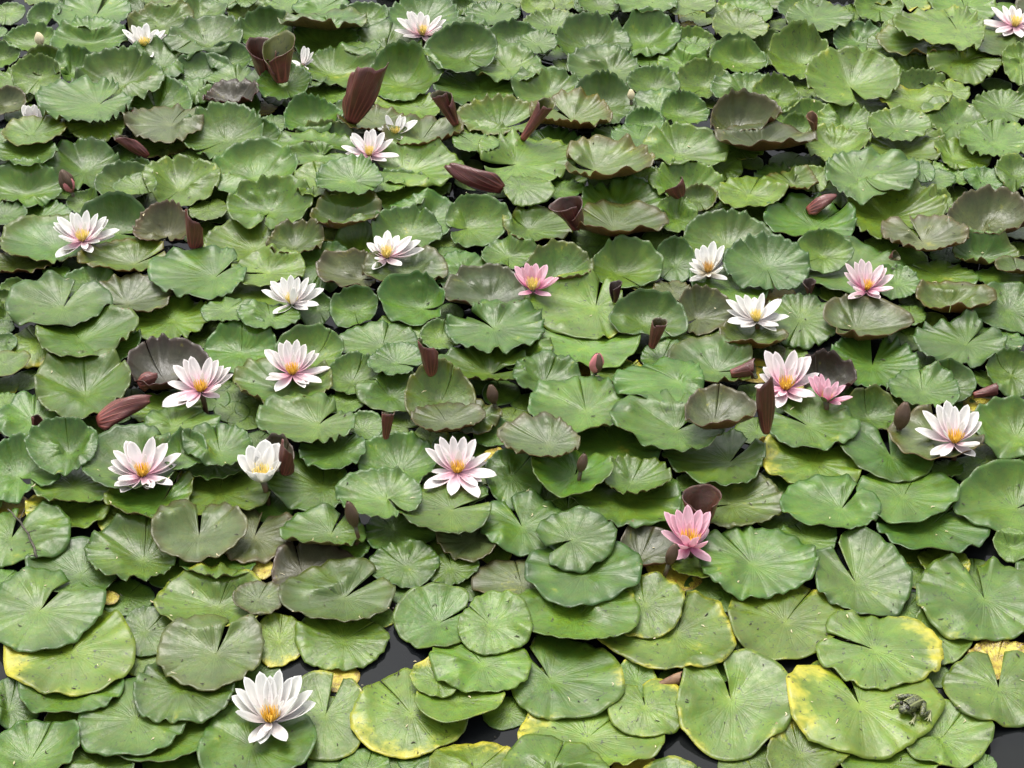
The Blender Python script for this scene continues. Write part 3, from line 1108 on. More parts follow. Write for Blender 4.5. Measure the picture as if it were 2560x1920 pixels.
def petal_mesh(name, width, cup, bow, point, mat, back=None):
    """unit petal: base at the origin, tip at (0,1,0), inner face up"""
    A, B = 7, 12
    s = np.linspace(-1, 1, A)[:, None] * np.ones((1, B)); t = np.ones((A, 1)) * np.linspace(0, 1, B)[None]
    prof = (0.22 + 0.78 * np.sin(np.pi * np.clip(t, 0, 1) ** 0.85) ** 0.8)
    prof = np.where(t > 0.55, np.maximum((1 - ((t - 0.55) / 0.45) ** point), 0) ** 0.72, prof) * np.where(t > 0.55, prof[:, :1] * 0 + 1, 1)
    prof = np.where(t <= 0.55, 0.30 + 0.70 * np.sin(np.pi / 2 * t / 0.55) ** 0.9, prof)
    x = s * prof * width / 2
    z = cup * width * (s ** 2) * prof - bow * np.sin(np.pi * t ** 0.9)
    G = np.stack([x, t, z], -1)
    lf = np.stack([s, t, s * 0], -1)
    return grid_shell(name, G, 0.012, (mat,) if back is None else (mat, back), lf)
PETALS = [petal_mesh("petal", w, c, b, p, M_PETAL) for w, c, b, p in
          ((0.37, 0.32, 0.10, 2.0), (0.33, 0.38, 0.12, 1.8), (0.40, 0.28, 0.07, 2.2), (0.32, 0.36, 0.05, 1.7))]
SEPAL = petal_mesh("sepal", 0.36, 0.3, 0.10, 2.0, M_PETAL, M_SEPAL_G)
SEPAL_D = petal_mesh("sepal_dark", 0.50, 0.42, 0.20, 1.6, M_SEPAL)
SEPAL_P = petal_mesh("sepal_pink", 0.50, 0.42, 0.20, 1.6, M_BUDPINK)
SEPAL_C = petal_mesh("sepal_cream", 0.50, 0.42, 0.20, 1.6, M_BUDCREAM)

def strip_mesh(name, items, mat):
    """many thin tapered three-sided filaments in one mesh"""
    V, Fc = [], []
    for pts, r0, r1 in items:
        base = len(V); n = len(pts)
        for k, p in enumerate(pts):
            r = r0 + (r1 - r0) * k / (n - 1)
            p0 = Vector(pts[max(k - 1, 0)]); p1 = Vector(pts[min(k + 1, n - 1)])
            d = (p1 - p0).normalized(); a = d.orthogonal().normalized(); b = d.cross(a)
            for q in range(4):
                ang = q * math.pi / 2
                V.append(tuple(Vector(p) + a * r * math.cos(ang) + b * r * math.sin(ang)))
        for k in range(n - 1):
            for q in range(4):
                i = base + k * 4 + q; j = base + k * 4 + (q + 1) % 4
                Fc.append((i, j, j + 4, i + 4))
        Fc.append(tuple(base + (n - 1) * 4 + q for q in range(4)))
        Fc.append(tuple(base + q for q in (3, 2, 1, 0)))
    m = bpy.data.meshes.new(name); m.from_pydata(V, [], Fc); m.materials.append(mat)
    m.polygons.foreach_set("use_smooth", [True] * len(m.polygons)); m.update()
    return m

def stamen_mesh(name, mat, seed, closed=False):
    rg = random.Random(seed); items = []
    for k in range(46):
        ring = k / 46; az = k * 2.399 + rg.uniform(-.2, .2)
        e = (0.55 - 0.42 * ring) + rg.uniform(-.08, .08)           # lean outward
        h = 0.34 + 0.07 * rg.random(); r = 0.05 + 0.07 * (1 - ring)
        o = h * e
        pts = [(r * math.cos(az), r * math.sin(az), 0.0), ((r + o * .7) * math.cos(az), (r + o * .7) * math.sin(az), h * .55),
               ((r + o * .8) * math.cos(az + .1), (r + o * .8) * math.sin(az + .1), h)]
        items.append((pts, 0.022, 0.010))
    items.append(([(0, 0, 0), (0, 0, .09), (0, 0, .12)], 0.12, 0.09))
    return strip_mesh(name, items, mat)
STAMENS = {'o': stamen_mesh("stamens_orange", M_STAMEN, 1), 'y': stamen_mesh("stamens_yellow", M_STAMEN_Y, 2), 'b': stamen_mesh("stamens_fading", M_STAMEN_B, 3)}

def tube_mesh(name, pts, radii, mat, n=8):
    V, Fc = [], []
    for k, p in enumerate(pts):
        p0 = Vector(pts[max(k - 1, 0)]); p1 = Vector(pts[min(k + 1, len(pts) - 1)])
        d = (p1 - p0).normalized(); a = d.orthogonal().normalized(); b = d.cross(a)
        for q in range(n):
            ang = q * 2 * math.pi / n
            V.append(tuple(Vector(p) + (a * math.cos(ang) + b * math.sin(ang)) * radii[k]))
    for k in range(len(pts) - 1):
        for q in range(n):
            i = k * n + q; j = k * n + (q + 1) % n
            Fc.append((i, j, j + n, i + n))
    Fc.append(tuple(range(n - 1, -1, -1))); Fc.append(tuple((len(pts) - 1) * n + q for q in range(n)))
    m = bpy.data.meshes.new(name); m.from_pydata(V, [], Fc); m.materials.append(mat)
    m.polygons.foreach_set("use_smooth", [True] * len(m.polygons)); m.update()
    return m

def link(name, mesh, parent, M=None, color=None):
    o = bpy.data.objects.new(name, mesh); COL.objects.link(o)
    o.parent = parent
    if M is not None: o.matrix_basis = M
    if color is not None: o.color = color
    return o

def along(v, up=Vector((0, 0, 1)), width=1.0, roll=0.0):
    """matrix whose +Y runs along v (scaled to its length) and whose +Z is the inner face"""
    v = Vector(v); L = v.length; y = v / L
    z = up - y * up.dot(y)
    if z.length < 1e-4: z = Vector((0, -1, 0))
    z.normalize(); x = y.cross(z)
    R = Matrix((x, y, z)).transposed()
    if roll: R = Matrix.Rotation(roll, 3, y) @ R
    return (R @ Matrix.Diagonal((L * width, L, L))).to_4x4()

def origin(px, py, lift, r=0.03):
    """where a thing whose foot shows at that pixel stands: on the leaves or the water there"""
    z = 0.03
    for _ in range(4):
        p = unproject(px, py, z)
        z = 0.5 * z + 0.5 * (hmax(p[0], p[1], r) * 0.8 + lift)
    p = unproject(px, py, z)
    return Vector(p)

def anyxy(k, x, y):
    if k == 'A': return 1860 + x / 7.9, 860 + y / 7.9
    if k == 'B': return 1660 + x / 6.38, 1200 + y / 6.38
    if k == 'C': return 560 + x / 8.296, 1660 + y / 8.296
    return tile(k, x, y)

WHITE = (0.90, 0.86, 0.81); PINK = (0.90, 0.24, 0.46)
# key, foot, petal tips (n = leaning towards the viewer), pinkness at the base, pinkness at the tip, stamens, inner petals, label
FLOWERS = [
 ((1,0),(1440,300),"1230,150 1315,95 1345,95 1420,100 1475,120 1588,130 1625,165 1210,255 1620,265 1310,180n 1590,245n",.45,.05,'y',5,"blush water lily at the top middle of the pond","blush flower at the top middle"),
 ((0,0),(1250,400),"1060,250 1140,215 1190,225 1255,200 1340,250 1405,258 1415,295 1425,325",.06,.0,'y',4,"white water lily half hidden behind a cupped pad, top left","white flower at top left"),
 ((1,0),(400,560),"410,400 440,415 480,450",.05,.0,'y',0,"sliver of white water lily behind the two maroon funnel leaves","white sliver by the maroon funnels"),
 ((3,0),(2130,225),"1955,55 2060,40 2135,35 2200,60 1860,185 2290,80 2330,180 1960,290n 2150,340n 2280,250n",.5,.05,'y',4,"blush water lily cut by the top right corner of the photo","blush flower in top right corner"),
 ((0,0),(280,1070),"200,910 235,915 285,908 340,935 355,985 255,935n 310,925n",.10,.02,'y',0,"closed white water lily with brown sepals near the left edge","closed white flower by left edge"),
 ((1,0),(1200,1160),"1130,995 1240,1000 1275,1010 1065,1105 1375,1040",.05,.0,'y',2,"white water lily peeping over a brown rimmed pad","white flower over the brown rim"),
 ((1,0),(980,1340),"825,1180 840,1150 955,1130 1005,1115 1090,1145 1165,1200 750,1260 790,1325 1220,1350n 950,1470n 870,1370n",.45,.06,'y',5,"blush water lily with one petal drooping onto a dark pad","blush flower with a drooping petal"),
 ((0,1),(715,420),"465,265 497,215 610,180 650,185 735,162 820,190 890,215 905,240 1000,325 965,375 463,300 890,310n 560,385n 540,568n 765,490n 865,430n",.5,.0,'y',5,"large many petalled white water lily, pink at heart, left side","large white flower on the left"),
 ((1,1),(1130,560),"993,450 1035,380 1085,405 1130,335 1215,375 1325,385 1400,420 1430,490 1050,575n",.4,.04,'y',4,"blush water lily cut off by a bronze pad's rim","blush flower cut by the bronze rim"),
 ((1,1),(310,960),"60,850 135,775 225,745 295,725 355,745 435,745 490,795 560,840 525,975n 135,815 330,815n 200,790",.08,.0,'y',4,"pure white water lily with a mottled front petal, left of middle","pure white flower left of middle"),
 ((2,1),(180,840),"40,645 130,620 205,625 290,635 40,710 335,740n 380,745n 100,660n 170,650n 240,670n",1.0,.42,'y',4,"small rose pink water lily cup over a big pale pad","small rose cup flower"),
 ((2,1),(1690,690),"1605,495 1660,465 1745,430 1825,465 1815,540 1580,580 1540,665n 1600,735n 1690,725n 1790,655n",.04,.0,'b',4,"fading cream water lily with browned centre beside black water","fading cream flower"),
 ((3,1),(850,840),"695,620 770,610 820,585 880,605 990,635 1018,660 1075,720 685,700 1050,830n 925,880n 725,825n",.8,.22,'o',5,"pink water lily with yellow centre on a dark pad, right side","pink flower on the right"),
 ((2,1),(2110,1110),"1875,935 1955,895 2030,895 2110,915 2170,880 1885,1025 1880,1120 2317,930 2377,1075 2252,1195n 2280,990",.06,.0,'y',4,"pure white water lily above the pair of pink flowers","white flower above the pink pair"),
 ((0,1),(1735,1719),"1505,1505 1590,1455 1645,1430 1800,1440 1860,1460 1965,1520 1905,1510 1985,1580 1460,1650 1450,1844n 1660,1849n 1910,1664n",.6,.10,'o',5,"pink water lily in front of a dark bronze standing leaf","pink flower before the bronze leaf"),
 ((1,1),(315,1570),"85,1370 205,1310 260,1290 345,1285 410,1325 485,1375 520,1400 155,1380 615,1520 555,1640n 425,1680n 200,1710n 150,1570n",.6,.08,'o',4,"pink water lily with a small leaf pressed on its left petal","pink flower with leaf on petal"),
 ('A',(820,880),"470,150 655,175 1010,145 1150,280 1300,260 455,475 1460,590 1180,520 235,830n 610,1225n 1150,1030n 690,990n 1330,1020n",.75,.12,'o',5,"larger open pink water lily of the pair beside a maroon leaf","larger pink flower of the pair"),
 ('A',(1620,1110),"1330,665 1440,640 1550,615 1680,710 1845,765 1975,830 2075,1040n 1840,1165n 1500,760n 1620,800n",1.0,.45,'y',3,"smaller half closed rose water lily of the pair","smaller rose flower of the pair"),
 ((3,2),(1610,500),"1370,240 1490,190 1565,155 1630,205 1735,190 1815,250 1840,335 1305,395 1475,610n 1760,500n 1700,520n",.35,.05,'o',6,"blush water lily with orange stamens beside a tall brown bud","blush flower beside the brown bud"),
 ((0,2),(1230,790),"985,585 1085,505 1120,510 1300,472 1415,525 1530,610 1490,705 945,730 970,670 1090,915n 1300,885n 1485,860n 1065,810n",.55,.10,'o',5,"speckled pink water lily wide open at lower left","speckled pink flower at lower left"),
 ((1,2),(60,830),"-145,625 -60,545 70,495 175,525 150,720n -30,730n 60,740n",.02,.0,'y',3,"half open cream water lily in front of an upright leaf","half open cream flower"),
 ((1,2),(1740,760),"1480,565 1600,470 1700,465 1790,470 1880,490 2005,605 1970,685 2055,785 1540,760 1560,530 1478,885n 1695,935n 1900,865n 1915,955n",.55,.10,'o',5,"star shaped pink water lily with drooping front petals below the middle","star shaped pink flower"),
 ('B',(400,1030),"45,535 150,575 235,505 390,430 575,505 720,535 705,660 625,930n 310,1210n 235,985n 300,820n 470,850n",1.0,.45,'o',4,"bright pink water lily cup in front of a maroon rolled leaf","bright pink cup flower"),
 ('C',(960,1170),"430,330 730,230 1115,185 930,310 1340,345 1525,305 1480,645n 1755,605 1820,855 265,565 195,715 365,900n 830,1530n 930,1270n",.10,.0,'o',6,"large white water lily with orange stamens nearest the bottom edge","large white flower near the bottom"),
]
LANDMARKS = []
for fi, (k, ft, tips, pb, pt, st, ninner, label, short) in enumerate(FLOWERS):
    rg = random.Random(40 + fi)
    bx, by = anyxy(k, *ft)
    O = origin(bx, by, 0.014) if fi not in (1, 2, 4, 5, 8) else Vector(unproject(bx, by, {1: 0.03, 4: 0.035, 5: 0.05}.get(fi, 0.045)))
    root = bpy.data.objects.new("water_lily", None); root.location = O; COL.objects.link(root)
    tag(root, label, "water lily", "water lily flowers on the pond")
    LANDMARKS.append((bx, by, short))
    m = ((np.array(O) - CAMP) @ FWD) / F
    T = []
    for s in tips.split():
        near = s.endswith('n'); x, y = s.rstrip('n').split(',')
        tx, ty = anyxy(k, float(x), float(y))
        T.append(((tx - bx) * m, -(ty - by) * m, near))
    L0 = max(math.hypot(a, b) for a, b, _ in T)
    base = [WHITE[i] * (1 - pb) + PINK[i] * pb for i in range(3)]
    if 'cream' in label: base = [0.74, 0.66, 0.48]
    color = (*base, pt)
    def put_petal(v, first, inner=False):
        mesh = PETALS[rg.randrange(2) if not inner else 3]
        if first: mesh = PETALS[2]
        w = rg.uniform(0.80, 1.05) * (1.45 if fi in (4, 20) else 1.0)
        M = Matrix.Translation(Vector((v.x, v.y, 0)).normalized() * 0.006) @ along(v, width=w, roll=rg.uniform(-.15, .15))
        c = list(color); f = rg.uniform(0.94, 1.04); c[:3] = [min(1, q * f) for q in c[:3]]
        return link("petal", mesh, root, M, c)
    closed = len(T) < 8 and pb < .2
    for a, b, near in T:
        d = math.hypot(a, b); l = max(d / 0.975, 0.80 * L0)
        f = math.sqrt(max(l * l - d * d, 0))
        if b < 0: f = -max(f * 0.6, abs(b) * cP / sP * 1.02)
        elif near: f = -min(f, 0.75 * L0)
        else: f = min(f, max(b, 0.1 * L0) * cP / sP * 0.85)
        v = a * RGT + b * UPV + f * FWD
        put_petal(Vector(v), b < 0)
    for q in range(ninner):
        az = q * 2 * math.pi / max(ninner, 1) + rg.uniform(-.3, .3); e = math.radians(rg.uniform(56, 74)); l = L0 * rg.uniform(.46, .58)
        if math.sin(az) < -0.55: continue
        put_petal(Vector((math.cos(az) * math.cos(e), math.sin(az) * math.cos(e), math.sin(e))) * l, False, True)
    for q in range(4):
        az = q * math.pi / 2 + rg.uniform(0.4, 1.1); e = math.radians(rg.uniform(0, 14)); l = L0 * rg.uniform(.72, .85)
        if "closed" in label or "half open" in label: e = math.radians(48); l = L0 * .7
        v = Vector((math.cos(az) * math.cos(e), math.sin(az) * math.cos(e), math.sin(e))) * l
        link("sepal", SEPAL, root, Matrix.Translation((0, 0, -0.003)) @ along(v), color)
    if ninner:
        o = link("stamens", STAMENS[st], root, Matrix.Translation((0, 0, 0.002)) @ Matrix.Scale(L0 * (0.72 if fi not in (20, 22, 10) else 0.95), 4)); o["kind"] = "stuff"
    stem = tube_mesh("stem", [(0, 0, 0.0), (0.004, 0.003, -O.z * 0.5), (0.008, 0.006, -O.z - 0.02)], [0.006, 0.005, 0.005], M_STEM)
    link("stem", stem, root)

# ------------------------------------------------------------------ buds
BUDS = [
 ((0,0),(620,1659),(545,1475),130,'k',"pink and brown water lily bud near the left edge","pink brown bud by the left edge"),
 ((2,1),(720,1560),(740,1390),120,'p',"small pink bud just opening above a yellow edged pad","small pink opening bud"),
 ((3,2),(1130,390),(1170,150),140,'d',"tall brown pointed bud left of a blush flower","tall brown bud"),
 ((1,2),(860,1235),(800,1005),108,'d',"dark brown bud leaning over a patch of grey water","dark bud leaning over grey water"),
 ((2,2),(590,760),(625,595),92,'d',"small dark bud on a creased green pad right of the centre","small dark bud on creased pad"),
 ((1,2),(2060,170),(2025,5),98,'d',"small dark bud between bronze pads and black water","small dark bud between bronze pads"),
 ((2,2),(1350,1560),(1410,1370),105,'d',"dark bud on a stalk below the bright pink cup flower","stalked bud below the pink cup"),
 ((2,2),(1720,1060),(1695,930),66,'c',"pale tan bud tip beside the maroon rolled leaf","pale tan bud tip"),
 ((0,0),(355,395),(338,285),80,'c',"cream bud tip poking out of cupped pads at top left","cream bud tip at top left"),
 ((2,0),(1030,865),(1025,775),64,'w',"tiny white bud tip among cupped pads near the top","tiny white bud tip"),
]
CORE = {}
def bud_core(mat):
    if mat.name not in CORE:
        n = 7
        CORE[mat.name] = tube_mesh("bud_core", [(0, t, 0) for t in np.linspace(0, 1, n)], [0.05, .17, .215, .20, .145, .075, 0.01], mat, 10)
    return CORE[mat.name]
for bi, (k, b, t, w, c, label, short) in enumerate(BUDS):
    rg = random.Random(90 + bi)
    bx, by = anyxy(k, *b); tx, ty = anyxy(k, *t)
    O = origin(bx, by, 0.008, 0.015)
    root = bpy.data.objects.new("water_lily_bud", None); root.location = O; COL.objects.link(root)
    tag(root, label, "flower bud", "water lily buds")
    LANDMARKS.append((bx, by, short))
    m = ((np.array(O) - CAMP) @ FWD) / F
    a, up = (tx - bx) * m, -(ty - by) * m
    v = Vector(a * RGT + up * UPV + (-0.6 * up) * FWD)
    L = v.length; wr = (w / ZS * m) / L / 0.43
    core = {'k': M_BUDPINK, 'p': M_BUDPINK, 'd': M_SEPAL, 'c': M_BUDCREAM, 'w': M_BUDCREAM}[c]
    M0 = along(v, up=Vector((0, -1, 0.3)))
    R = M0 @ Matrix.Diagonal((wr, 1, wr, 1))
    link("bud_core", bud_core(core), root, R @ Matrix.Scale(0.96, 4))
    sm = {'k': SEPAL_D, 'p': SEPAL_D, 'd': SEPAL_D, 'c': SEPAL_C, 'w': SEPAL_C}[c]
    for q in range(4):
        Q = Matrix.Rotation(q * math.pi / 2 + 0.6, 4, 'Y')
        wd = 0.62 if c in 'kp' else 0.86
        link("sepal", SEPAL_P if c == "p" and q % 2 else sm, root, R @ Q @ Matrix.Translation((0, 0, -0.03 - 0.03 * (c in 'p'))) @ Matrix.Diagonal((wd, 0.97 + 0.05 * rg.random(), 1.0, 1)))
    d = v.normalized()
    link("stem", tube_mesh("stem", [tuple(d * 0.004), tuple(-d * 0.02 + Vector((0, 0, -.005))), (-.01, 0, -O.z - 0.02)], [0.004, 0.0038, 0.004], M_STEM), root)

# ------------------------------------------------------------------ young rolled leaves
# key, foot, tip, breadth, half-angle of the roll, where it opens (0 = to the viewer), cut of the flaps, colours, label
ROLLS = [
 ((1,0),(790,1060),(1010,610),340,75,160,.10,'r',"large upright maroon leaf seen from its veined back, upper left"),
 ((1,0),(60,670),(20,350),280,185,25,.50,'r',"left one of two joined maroon funnel leaves near the top"),
 ((1,0),(260,670),(240,330),330,185,-25,.55,'r',"right one of two joined maroon funnel leaves near the top"),
 ((1,0),(1700,1075),(1555,815),175,200,30,.25,'r',"slim brown scrolled leaf leaning left, above the upper centre"),
 ((1,0),(2110,1670),(1640,1420),250,95,115,.30,'r',"broad maroon leaf arching over to the left, upper middle"),
 ((2,0),(90,1185),(310,885),150,210,20,.20,'r',"slim maroon scroll leaning right over an olive cupped pad"),
 ((0,0),(1260,1370),(1040,1175),140,110,110,.30,'r',"red folded leaf below a grey bronze pad, upper left"),
 ((2,1),(535,290),(440,75),300,200,10,.25,'r',"wide brown cone shaped leaf right of the upper centre"),
 ((2,1),(1450,70),(1380,-60),190,120,160,.30,'r',"small brown curl tucked under a green pad, upper right"),
 ((2,1),(1205,1325),(1255,1105),145,205,10,.15,'r',"short upright maroon scroll standing right of the middle"),
 ((2,1),(900,935),(905,775),120,170,-30,.35,'k',"stubby dark maroon curl beside a slit of grey water"),
 ((2,1),(1890,1570),(2110,1530),190,200,0,.20,'r',"lying maroon scroll pointing at the larger pink flower"),
 ((3,1),(330,140),(590,30),150,110,115,.30,'r',"red folded leaf under a brown lipped pad, upper right"),
 ((3,1),(350,860),(350,755),110,170,0,.30,'k',"tiny dark curl left of the pink flower on the right"),
 ((3,2),(1770,70),(1980,65),125,180,60,.20,'r',"lying dark red scroll at the right above a blush flower"),
 ((2,2),(2180,440),(2150,-10),170,95,150,.20,'r',"tall maroon leaf below the larger pink flower of the pair"),
 ((2,2),(1570,1190),(1560,930),350,185,35,.22,'r',"maroon rolled cup leaf behind the bright pink flower"),
 ((1,1),(1500,1600),(1490,1320),170,95,165,.10,'r',"flat reddish leaf back standing below the middle"),
 ((1,2),(1100,490),(1140,255),118,150,150,.10,'r',"narrow maroon leaf spike left of the star shaped flower"),
 ((0,2),(335,480),(345,295),118,130,20,.10,'r',"narrow dark maroon leaf spike near the left edge"),
 ((0,1),(1650,500),(1700,205),190,95,165,.30,'r',"maroon flap standing against the bronze funnel leaf on the left"),
 ((0,2),(830,290),(1320,135),270,85,135,.45,'r',"veined maroon leaf back folded over below the bronze leaf"),
 ((0,1),(1190,1650),(1360,1580),150,120,150,.40,'r',"small maroon fold left of the pink flower and bronze leaf"),
 ((1,2),(220,790),(300,520),180,95,160,.40,'r',"maroon flap leaning right behind the half open cream flower"),
 ((2,3),(1250,920),(1470,850),130,190,100,.15,'w',"withered brown curl lying on pale pads at the bottom right"),
 ((3,0),(385,1130),(345,985),95,150,30,.30,'w',"pinkish tan withered curl among green pads, upper right"),
 ((3,1),(1060,560),(1110,600),95,170,20,.20,'r',"little red curl under a bronze pad above the right flower"),
]
for ri, (k, b, t, w, half, face, cut, c, label) in enumerate(ROLLS):
    rg = np.random.default_rng(300 + ri)
    bx, by = anyxy(k, *b); tx, ty = anyxy(k, *t)
    O = origin(bx, by, -0.002, 0.02)
    m = ((np.array(O) - CAMP) @ FWD) / F
    a, up = (tx - bx) * m, -(ty - by) * m
    lying = abs(tx - bx) > 1.2 * abs(ty - by)
    # upright leaves lean a little away; lying ones keep low
    v = np.array(a * RGT + up * UPV + (-0.55 * up * FWD if not lying else -0.2 * up * FWD))
    if lying: v[2] = max(v[2], 0.012)
    Lx = np.linalg.norm(v); ax = v / Lx
    e1 = FWD - ax * (FWD @ ax); e1 /= np.linalg.norm(e1)         # away from the viewer
    e2 = np.cross(ax, e1)
    A, B = 41, 15
    s = np.linspace(-1, 1, A)[:, None] * np.ones((1, B)); tt = np.ones((A, 1)) * np.linspace(0, 1, B)[None]
    hw = w / ZS * m / 2
    eff = hw / (math.sin(min(math.radians(half), math.pi / 2)))
    ph = math.radians(face) + s * math.radians(half)
    shape = 0.30 + 0.70 * np.sin(np.pi * 0.52 * tt ** 0.8)
    if half > 140: shape = 0.34 + 0.66 * tt ** 0.9
    wob = rg.uniform(0, 6, 6)
    crumple = 0.10 * np.sin(2.3 * s + 3.1 * tt + wob[0]) + 0.07 * np.sin(5.1 * s - 4.0 * tt + wob[1]) + 0.05 * np.sin(9.0 * s + 7.0 * tt + wob[2])
    if half <= 130:                                   # creased down the midrib, margins curling back
        crumple = crumple + 0.28 * (1 - np.abs(s)) * np.exp(-(s / 0.28) ** 2) - 0.22 * smoothstep(0.6, 1.0, np.abs(s)) * smoothstep(0.2, 0.8, tt)
    r = eff * shape * (1 - 0.20 * (s + 1) / 2 * (half > 140)) * (1 + crumple * (0.4 + 0.6 * tt))
    skew = rg.choice([-1, 1]) * rg.uniform(0.10, 0.24)
    rag = 0.05 * np.sin(7 * s + wob[3]) + 0.035 * np.sin(15 * s + wob[4]) + 0.02 * np.sin(29 * s + wob[5])
    if half <= 130 and lying:
        r = r / shape * (0.22 + 0.78 * np.sin(np.pi * (0.08 + 0.80 * tt))); skew *= 0.3
    if half <= 130: ht = tt * (1.0 - (cut + (0.22 if lying else 0.04)) * np.abs(s) ** 2.2 + (1.0 if lying else 1.5) * skew * s + 0.4 * rag * tt)
    else: ht = tt * (1.0 - cut * np.abs(s) ** 1.6 + 0.7 * skew * s + 0.5 * rag * tt)
    shift = eff * (1 - math.cos(math.radians(min(half, 90)))) * 0.5
    G = ax * (ht * Lx)[..., None] + (r * np.cos(ph) - shift * math.cos(math.radians(face)))[..., None] * e1 + (r * np.sin(ph) - shift * math.sin(math.radians(face)))[..., None] * e2
    bend = (tt ** 2) * Lx * rg.uniform(0.0, 0.06)
    G = G + bend[..., None] * e1
    # inner side must be the leaf's upper side
    N = np.cross(np.gradient(G, axis=0), np.gradient(G, axis=1)); mid = G[A // 2, B // 2]
    axis_pt = ax * (ax @ mid)
    if N[A // 2, B // 2] @ (mid - axis_pt) > 0 and abs(half) >= 1:
        G = G[::-1]; s = s[::-1]
    lf = np.stack([-np.cos(s * 1.5) * tt, np.sin(s * 1.5) * tt, tt * 0.75], -1)
    inn = {'r': [(0.050, 0.040, 0.010), (0.056, 0.022, 0.012), (0.060, 0.066, 0.014)][ri % 3], 'k': (0.035, 0.020, 0.014), 'd': (0.090, 0.095, 0.040), 'w': (0.20, 0.11, 0.05)}[c]
    ou = {'r': (0.088, 0.026, 0.020), 'k': (0.052, 0.020, 0.015), 'd': (0.110, 0.038, 0.030), 'w': (0.26, 0.14, 0.07)}[c]
    vr = rg.uniform(0.8, 1.15)
    tint = np.concatenate([np.tile((*[q * vr for q in inn], 1), (A * B, 1)), np.tile((*[q * vr for q in ou], 1), (A * B, 1))])
    misc = np.tile((0.0, 1.0, rg.random()), (A * B, 1))
    me = grid_shell("rolled_leaf", G, 0.0012, (M_TOP, M_UND) if c != 'w' else (M_DEAD, M_DEAD), lf, tint, misc)
    o = bpy.data.objects.new("rolled_leaf" if c != 'w' else "withered_leaf", me); o.location = O; COL.objects.link(o)
    tag(o, label, "leaf", "young rolled lily leaves" if c != 'w' else "withered leaf scraps")

# ------------------------------------------------------------------ frog on its pad
def build_frog():
    fx, fy = 2276, 1775
    O = origin(fx, fy, 0.0015, 0.012)
    J = []; E = []; R = []
    def chain(pts, start=None):
        prev = start
        for p, r in pts:
            J.append(p); R.append(r)
            if prev is not None: E.append((prev, len(J) - 1))
            prev = len(J) - 1
        return prev
    chain([((-.024, 0, .009), .0075), ((-.013, 0, .0125), .0115), ((.000, 0, .0145), .0130), ((.011, 0, .0145), .0118), ((.020, 0, .0125), .0092), ((.0275, 0, .0095), .0045)])
    for s in (-1, 1):
        n = len(J)
        chain([((-.020, s * .009, .009), .0062), ((-.008, s * .020, .0105), .0056), ((.003, s * .0255, .0085), .0040), ((-.010, s * .0265, .0060), .0036), ((-.023, s * .0235, .0040), .0024), ((-.013, s * .031, .0022), .0019)], 0)
        foot = len(J) - 1
        for dx, dy in ((.012, .000), (.011, .006), (.007, .010)):
            chain([((-.013 + dx * .6, s * (.031 + dy * .6), .0016), .0013), ((-.013 + dx, s * (.031 + dy), .0012), .0010)], foot)
        chain([((.012, s * .0105, .0095), .0048), ((.008, s * .0195, .0065), .0030), ((.018, s * .0225, .0030), .0022)], 3)
        hand = len(J) - 1
        for dx, dy in ((.006, -.003), (.007, .002), (.003, .006)):
            chain([((.018 + dx, s * (.0225 + dy), .0014), .0011)], hand)
    me = bpy.data.meshes.new("body"); me.from_pydata(J, E, [])
    root = bpy.data.objects.new("frog", None); COL.objects.link(root)
    root.location = O; root.rotation_euler = (0, 0, math.radians(218)); root.scale = (1.0,) * 3
    body = bpy.data.objects.new("body", me); COL.objects.link(body); body.parent = root
    sk = body.modifiers.new("skin", 'SKIN'); sk.use_smooth_shade = True
    sv = me.skin_vertices[0].data
    for i, r in enumerate(R): sv[i].radius = (r, r * (0.82 if i < 6 else 1))
    sv[2].use_root = True
    ss = body.modifiers.new("smooth", 'SUBSURF'); ss.levels = 2; ss.render_levels = 2
    T = NT("frog_skin")
    co = T.n("ShaderNodeTexCoord").outputs["Object"]
    sp = T.n("ShaderNodeSeparateXYZ"); T.put(sp.inputs[0], co)
    n = T.noise(co, 260, 3.0); n2 = T.noise(co, 900, 2.0)
    col = T.mix(T.ramp(n, 0.46, 0.60), rgb(0.085, 0.095, 0.028), rgb(0.018, 0.022, 0.008))
    ay = T.math('ABSOLUTE', sp.outputs[1])
    ridge = T.ramp(T.math('ABSOLUTE', T.math('SUBTRACT', ay, 0.0072)), 0.0006, 0.0018, 1.0, 0.0)
    ridge = T.math('MULTIPLY', ridge, T.ramp(sp.outputs[2], 0.012, 0.016))
    col = T.mix(T.math('MULTIPLY', ridge, 0.7), col, rgb(0.28, 0.30, 0.12))
    col = T.mix(T.ramp(sp.outputs[2], 0.004, 0.0085, 0.8, 0.0), col, rgb(0.26, 0.27, 0.12))
    T.bsdf(Base_Color=col, Roughness=0.22, Normal=T.bump(T.math('ADD', n, n2), 0.6, 0.0012))
    me.materials.append(T.m)
    E2 = NT("frog_eye"); E2.bsdf(Base_Color=rgb(0.02, 0.017, 0.008), Roughness=0.08)
    import bmesh
    bm = bmesh.new(); bmesh.ops.create_uvsphere(bm, u_segments=12, v_segments=8, radius=0.0034)
    em = bpy.data.meshes.new("eye"); bm.to_mesh(em); bm.free(); em.materials.append(E2.m)
    em.polygons.foreach_set("use_smooth", [True] * len(em.polygons))
    for s in (-1, 1):
        e = bpy.data.objects.new("eye", em); COL.objects.link(e); e.parent = root; e.location = (.0165, s * .0078, .0200)
    tag(root, "small olive brown frog sitting on a yellow edged pad, lower right", "frog")
    LANDMARKS.append((fx, fy, "frog"))
build_frog()

